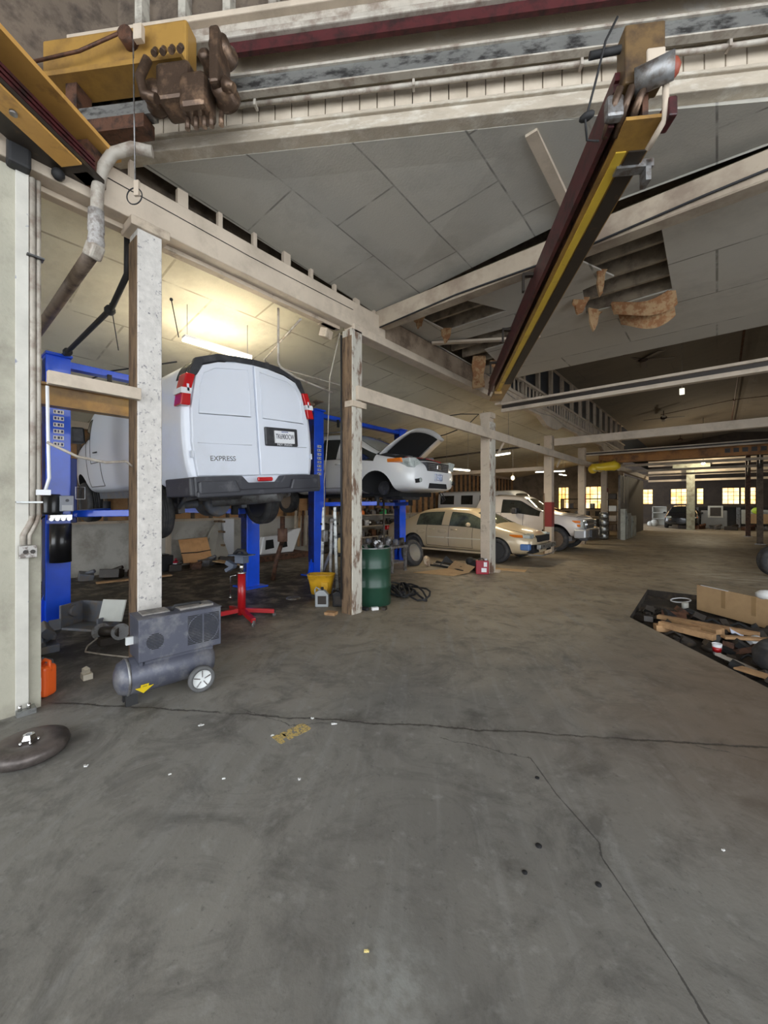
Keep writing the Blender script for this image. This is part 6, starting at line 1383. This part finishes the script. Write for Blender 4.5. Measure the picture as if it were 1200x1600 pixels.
tube_light((-5.6,16.2,2.88),(-4.7,16.9,2.92),4.1,'glowing tube light beyond the red banded post',22)
tube_light((-6.5,22.5,3.2),(-6.5,23.6,3.2),3.9,'tube light far back in the last bay',20)
t = thing('pendant_bulb', 'bare bulb hanging on a cord above the white pickup', 'light', (-5.5,13.6,2.45)); MB().cyl((-5.5,13.6,2.55),(-5.5,13.6,4.0),.008,6).build('cord', conduit_m, t, world=True); MB().ball((-5.5,13.6,2.48), .06, 12, (1,1,1.3)).build('bulb', glow('warm_bulb', (1,.8,.45), 4), t, world=True)
t = thing('pendant_bulb', 'small bright bulb hanging under the high ceiling in front of the fans', 'light', (-.81,15,4.9)); MB().cyl((-.81,15,5.0),(-.81,15,6.5),.006,6).build('cord', conduit_m, t, world=True); MB().bx((-.87,14.94,4.88),(-.75,15.06,5.05)).build('lamp_body', glow('dim_lamp', (1,.95,.8), .7), t, world=True)
t = thing('spot_lamp', 'tiny star-bright lamp far down the aisle', 'light', (-.6,29,3.9)); MB().ball((-.6,29,3.9), .09, 12).build('lamp_body', glow('star_lamp', (1,1,.9), 25), t, world=True); MB().cyl((-.6,29,3.98),(-.6,29,6.55),.01,6).build('stem', black_m, t, world=True)
li = bpy.data.lights.new('spot_glow', 'POINT'); li.energy = 120; li.color = (1,.85,.6); li.shadow_soft_size = .1; lo = bpy.data.objects.new('spot_glow', li); COL.objects.link(lo); lo.parent = t; lo.location = (0,0,-.2)
# ---------------------------------------------------------------- ceiling fans
fanm = mat('dark_brown_fan', (.035,.018,.012), .5)
def fan(c, L_, nb, a0, label):
    t = thing('ceiling_fan', label, 'fan', c)
    MB().cyl((0,0,.1),(0,0,.5),.02).build('rod', fanm, t); MB().lathe([(.06,.12),(.14,.06),(.14,-.03),(.05,-.09)], (0,0,0), 'Z', 18).build('motor', fanm, t)
    for k in range(nb):
        a = a0+2*PI*k/nb; ca, sa = math.cos(a), math.sin(a)
        MB().bar((.12*ca,.12*sa,0),(L_*ca,L_*sa,-.02),.16,.012).build('blade', fanm, t)
    return t
fan((-1.85,15.4,6.28),.85,5,.4,'nearest ceiling fan, just past the edge of the low ceiling')
fan((-2.06,24.4,5.9),.85,4,.1,'middle ceiling fan with a long down-rod')
fan((-1.9,33.5,5.9),.8,4,.8,'small farthest ceiling fan in the dark')
t = thing('roof_pipe', 'dark sprinkler pipe with cross branches running back under the high ceiling', 'pipe', (1.0,20,6.3))
MB().tube([(.55,11,6.3),(.6,20,6.3),(.65,34,6.3)], .03, 8).build('main_run', rusty, t, world=True)
for y in (13.5,18,24): MB().tube([(-2.2,y+.5,6.1),(.6,y,6.3),(3.0,y,6.25)], .014, 6).build('branch', rusty, t, world=True); MB().ball((.6,y,6.3), .06, 10).build('joint', rusty, t, world=True)
# pipes and wires under the bay ceiling
def pipe(pts, r, m, name, label, cat='pipe'): return tag(MB().tube(pts, r, 7).build(name, m), label, cat)
pipe([(-4.2,3.3,3.99),(-5.5,3.6,3.85),(-5.6,3.7,3.84)], .014, conduit_m, 'thin_conduit', 'thin conduit reaching diagonally from the header to a junction over the van')
t = thing('bay_conduit', 'conduit along the bay ceiling with a grey junction box, right of the van roof', 'conduit', (-5.6,3.7,3.8)); MB().ball((-5.6,3.7,3.82), .05, 10, (1.3,1,.7)).build('junction_box', dull_steel, t, world=True); MB().tube([(-5.6,3.7,3.82),(-5.5,5.4,3.82),(-5.5,8.5,3.82)], .015, 7).build('run', conduit_m, t, world=True)
t = thing('hanging_conduit', 'white pipe dropping from the header and turning along the bay near the peeling post', 'pipe', (-4.3,3.0,3.3)); MB().tube([(-4.2,2.95,4.0),(-4.2,2.95,3.32),(-4.22,3.0,3.28),(-4.3,3.3,3.24),(-4.25,3.9,3.16)], .014, 7).build('run', conduit_m, t, world=True)
t = thing('wall_sensor', 'cream box lamp fixed under the header just left of the peeling post', 'sensor', (-4.1,3.7,3.95)); MB().box((-4.18,3.72,3.93),(.12,.16,.12),(0,.3,.3)).build('case', cream, t, world=True, bevel=.01); MB().bx((-4.2,3.6,4.02),(-4.1,3.85,4.08)).build('mount', cream, t, world=True)
for k, (x, y, z, L_, lab) in enumerate([(-5.6,1.55,3.96,.55,'short hanging wire with a knob left of the speckled post'),(-7.2,1.4,3.7,.4,'short hook wire on the bay ceiling at far left'),(-5.0,2.0,4.0,.45,'thin wire hanging right of the speckled post')]):
    t = thing('hanging_wire', lab, 'wire', (x,y,z)); MB().tube([(x,y,z),(x+.03,y+.03,z-L_*.5),(x+.06,y+.06,z-L_)], .006, 5).build('wire', black_m, t, world=True); MB().ball((x,y,z), .02, 8).build('knob', black_m, t, world=True)
pipe([(-5.0,7.6,3.5),(-4.5,8.1,3.62),(-4.15,8.3,3.6),(-4.3,8.0,3.3),(-4.8,7.9,3.15),(-5.2,7.6,3.05)], .012, black_m, 'drooping_cable', 'black cable drooping under the bay ceiling near the cream fourth post', 'cable')
pipe([(-8.5,1.6,3.45),(-7.2,2.0,3.62),(-6.3,2.6,3.72)], .012, black_m, 'ceiling_wire', 'black wire along the bay ceiling behind the speckled post', 'wire')
t = thing('service_pipe', 'dark line of pipe crossing the bay roof beyond the minivan', 'pipe', (-6,12,3.2)); MB().tube([(-10.42,12.2,3.13),(-4.1,12.2,3.35)], .03, 8).build('pipe', dark_strip, t, world=True)
for k, (x, lab) in enumerate([(-6.9,'torn ceiling board hanging over the second blue column'),(-6.6,'smaller torn strip beside the second blue column top')]):
    curl((x,5.45+.25*k,3.78), .22, .16, .5, 1 if k == 0 else -1, mat('brown_torn_paper', (.25,.17,.11), .9, col2=(.4,.3,.2), scale=8), lab)
# ---------------------------------------------------------------- things beyond the pickup and at the far end
t = thing('sliding_door', 'tall grey sliding door on the left of the far aisle', 'door', (-3.3,20.1,0))
MB().bx((-3.36,20.2,0),(-3.28,22.4,2.85)).build('door_leaf', mat('grey_door', (.17,.155,.14), .7, col2=(.10,.09,.08), scale=3), t, world=True); MB().bx((-3.27,20.9,1.6),(-3.25,21.0,2.8)).build('pale_strip', cream, t, world=True)
t = thing('sliding_door', 'darker second door leaf behind the grey sliding door', 'door', (-3.4,22.6,0)); MB().bx((-3.46,22.4,0),(-3.38,28.2,2.95)).build('door_leaf', mat('dark_door', (.045,.038,.032), .7), t, world=True)
tag(base(MB().bx((-3.30,19.6,3.0),(-3.15,28.5,3.2)).build('door_rail', cream)), 'pale overhead rail above the sliding doors', 'rail')
for k, (y0, y1, z1, lab) in enumerate([(19.95,20.35,1.35,'white narrow cabinet end standing before the grey sliding door'),(20.4,21.5,1.15,'pale grey cabinet with small boxes before the sliding door'),(21.7,23.0,1.0,'low pale cabinet deepest before the dark door')]):
    t = thing('metal_cabinet', lab, 'cabinet', (-3.1,y0,0)); MB().bx((-3.24,y0,0),(-3.05,y1,z1)).build('cabinet_body', mat('pale_green_grey_steel', (.42,.44,.40), .6, col2=(.25,.25,.22), scale=3), t, world=True, bevel=.01); MB().bx((-3.05,y0+.08,z1*.55),(-3.03,y1-.08,z1-.08)).build('door', mat('pale_green_grey_steel', (.42,.44,.40), .6), t, world=True, bevel=.006); MB().bx((-3.04,y0+.12,z1*.7),(-3.01,y0+.16,z1*.75)).build('handle', black_m, t, world=True)
for k in range(4):
    t = thing('steel_keg', 'silver keg %s of the stack left of the sliding door' % ['at the bottom','second from the bottom','third from the bottom','on top'][k], 'keg', (-3.85,19.75,.30*k), group='stack of silver kegs'); MB().lathe([(.13,0),(.17,.02),(.19,.08),(.19,.2),(.17,.27),(.13,.29)], (0,0,0), 'Z', 24).build('keg_shell', gray_steel, t); MB().lathe([(.14,.27),(.15,.295),(.13,.295)], (0,0,0), 'Z', 20).build('collar', dull_steel, t)
t = thing('blue_crate', 'dark crate with a blue patterned front by the dim post', 'crate', (-4.75,21.0,0)); MB().bx((-5.2,20.7,0),(-4.3,21.4,.85)).build('crate_body', dark_strip, t, world=True, bevel=.01); MB().bx((-5.1,20.68,.05),(-4.6,20.70,.78)).build('blue_front', mat('blue_printed_panel', (.05,.06,.22), .6, col2=(.3,.3,.4), scale=7), t, world=True)
t = thing('dark_shelf_unit', 'dark shelving with black boxes beyond the pickup nose', 'shelf', (-5.0,22.5,0))
for z in (.9,1.3,1.8): MB().bx((-6.4,22.3,z),(-4.2,22.8,z+.05)).build('shelf_board', dark_strip if z > 1 else cream, t, world=True)
for x in (-6.4,-4.25): MB().bx((x,22.3,0),(x+.06,22.8,1.85)).build('upright', dark_strip, t, world=True)
for k in range(8): tag(base(MB().bx((-6.2+.24*k,22.4,.95+.4*(k%2)),(-6.02+.24*k,22.7,1.2+.4*(k%2))).build('storage_box', [dark_strip, ub, dull_steel][k%3], bevel=.01)), 'dark storage box on the shelving beyond the pickup, %s from the left' % ORD[k], 'box', 'dark boxes on the shelving beyond the pickup')
t = thing('shelf_rack', 'narrow rack of boxes and cloths beside the silver kegs', 'rack', (-3.7,20.6,0))
for z in (.35,.75,1.2,1.75): MB().bx((-3.85,20.4,z),(-3.40,20.9,z+.03)).build('shelf_board', brown_wood, t, world=True)
for x in (-3.85,-3.44): MB().bx((x,20.4,0),(x+.04,20.44,2.1)).build('upright', cream, t, world=True)
for k, (z, m, lab) in enumerate([(.38,brown_wood,'brown box on the lowest board of the narrow rack'),(.78,cream,'cream box on the second board of the narrow rack'),(1.23,paper,'pale cloth pile on the third board of the narrow rack'),(1.78,dark_strip,'dark box on the top board of the narrow rack')]): tag(base(MB().bx((-3.78,20.42,z),(-3.48,20.8,z+.26)).build('rack_item', m, bevel=.02)), lab, 'box')
# far end of the aisle
pw = mat('far_white_panel', (.55,.56,.53), .6)
t = thing('white_shelf_cabinet', 'white open shelf cabinet left of the far black car', 'cabinet', (-3.3,36.2,0)); MB().bx((-3.75,36.4,0),(-2.85,36.5,1.4)).bx((-3.75,36,0),(-3.7,36.5,1.4)).bx((-2.9,36,0),(-2.85,36.5,1.4)).build('case', pw, t, world=True); 
for z in (.45,.9,1.35): MB().bx((-3.75,36,z),(-2.85,36.5,z+.05)).build('shelf_board', pw, t, world=True)
tag(base(MB().ball((-3.45,34.5,.2), .26, 12, (1,.8,1)).ball((-3.7,34.5,.14), .2, 12).build('white_sack', pw)), 'slumped white sack on the floor left of the far black car', 'sack')
t = thing('white_frame_appliance', 'grey appliance with a white framed front standing right of the far column', 'appliance', (-.2,33,0)); MB().bx((-.8,33,0),(.5,33.8,1.15)).build('case', mat('grey_appliance', (.24,.25,.26), .5), t, world=True, bevel=.03); MB().bx((-.45,32.96,.7),(.30,33.0,1.45)).build('frame', pw, t, world=True, bevel=.02); MB().bx((-.34,32.94,.8),(.2,32.965,1.35)).build('opening', dark_strip, t, world=True)
tag(base(MB().bx((1.2,34.2,.3),(3.4,34.3,1.2)).build('white_board', pw, bevel=.01)), 'white board leaning far right behind the brown box', 'board')
tag(base(MB().bx((1.5,33.4,.35),(2.4,34.0,.95)).build('brown_box', cardboard, bevel=.02)), 'brown box in front of the white board at the far end', 'box')
tag(base(MB().ball((1.9,33.7,1.15), .24, 12, (1.1,1,.9)).build('lime_bag', mat('lime_green_plastic', (.5,.68,.06), .5))), 'lime green bag on top of the brown box', 'bag')
t = thing('work_counter', 'long dark counter running along the far wall', 'counter', (1,35.8,0)); MB().bx((-1.3,35.6,1.35),(6,37.6,1.45)).build('top', dark_strip, t, world=True)
for x in (-1.2,1.0,3.2,5.6): MB().bx((x,35.7,0),(x+.2,35.9,1.35)).build('leg', dull_steel, t, world=True)
MB().bx((-1.3,36.4,0),(6,36.5,1.3)).build('back_board', dark_strip, t, world=True)
for k in range(7): tag(base(MB().box((-1.6+.75*k,31.5+.3*(k%3),.12),(.6,.35,.22),(0,0,k)).cyl((-1.6+.75*k,31.5,.2),(-1.3+.75*k,31.7,.3),.08,10).build('floor_junk', [dark_strip, rusty, dull_steel][k%3], bevel=.01)), 'dark junk on the floor before the far counter, %s from the left' % ORD[k], 'junk', 'dark junk before the far counter')
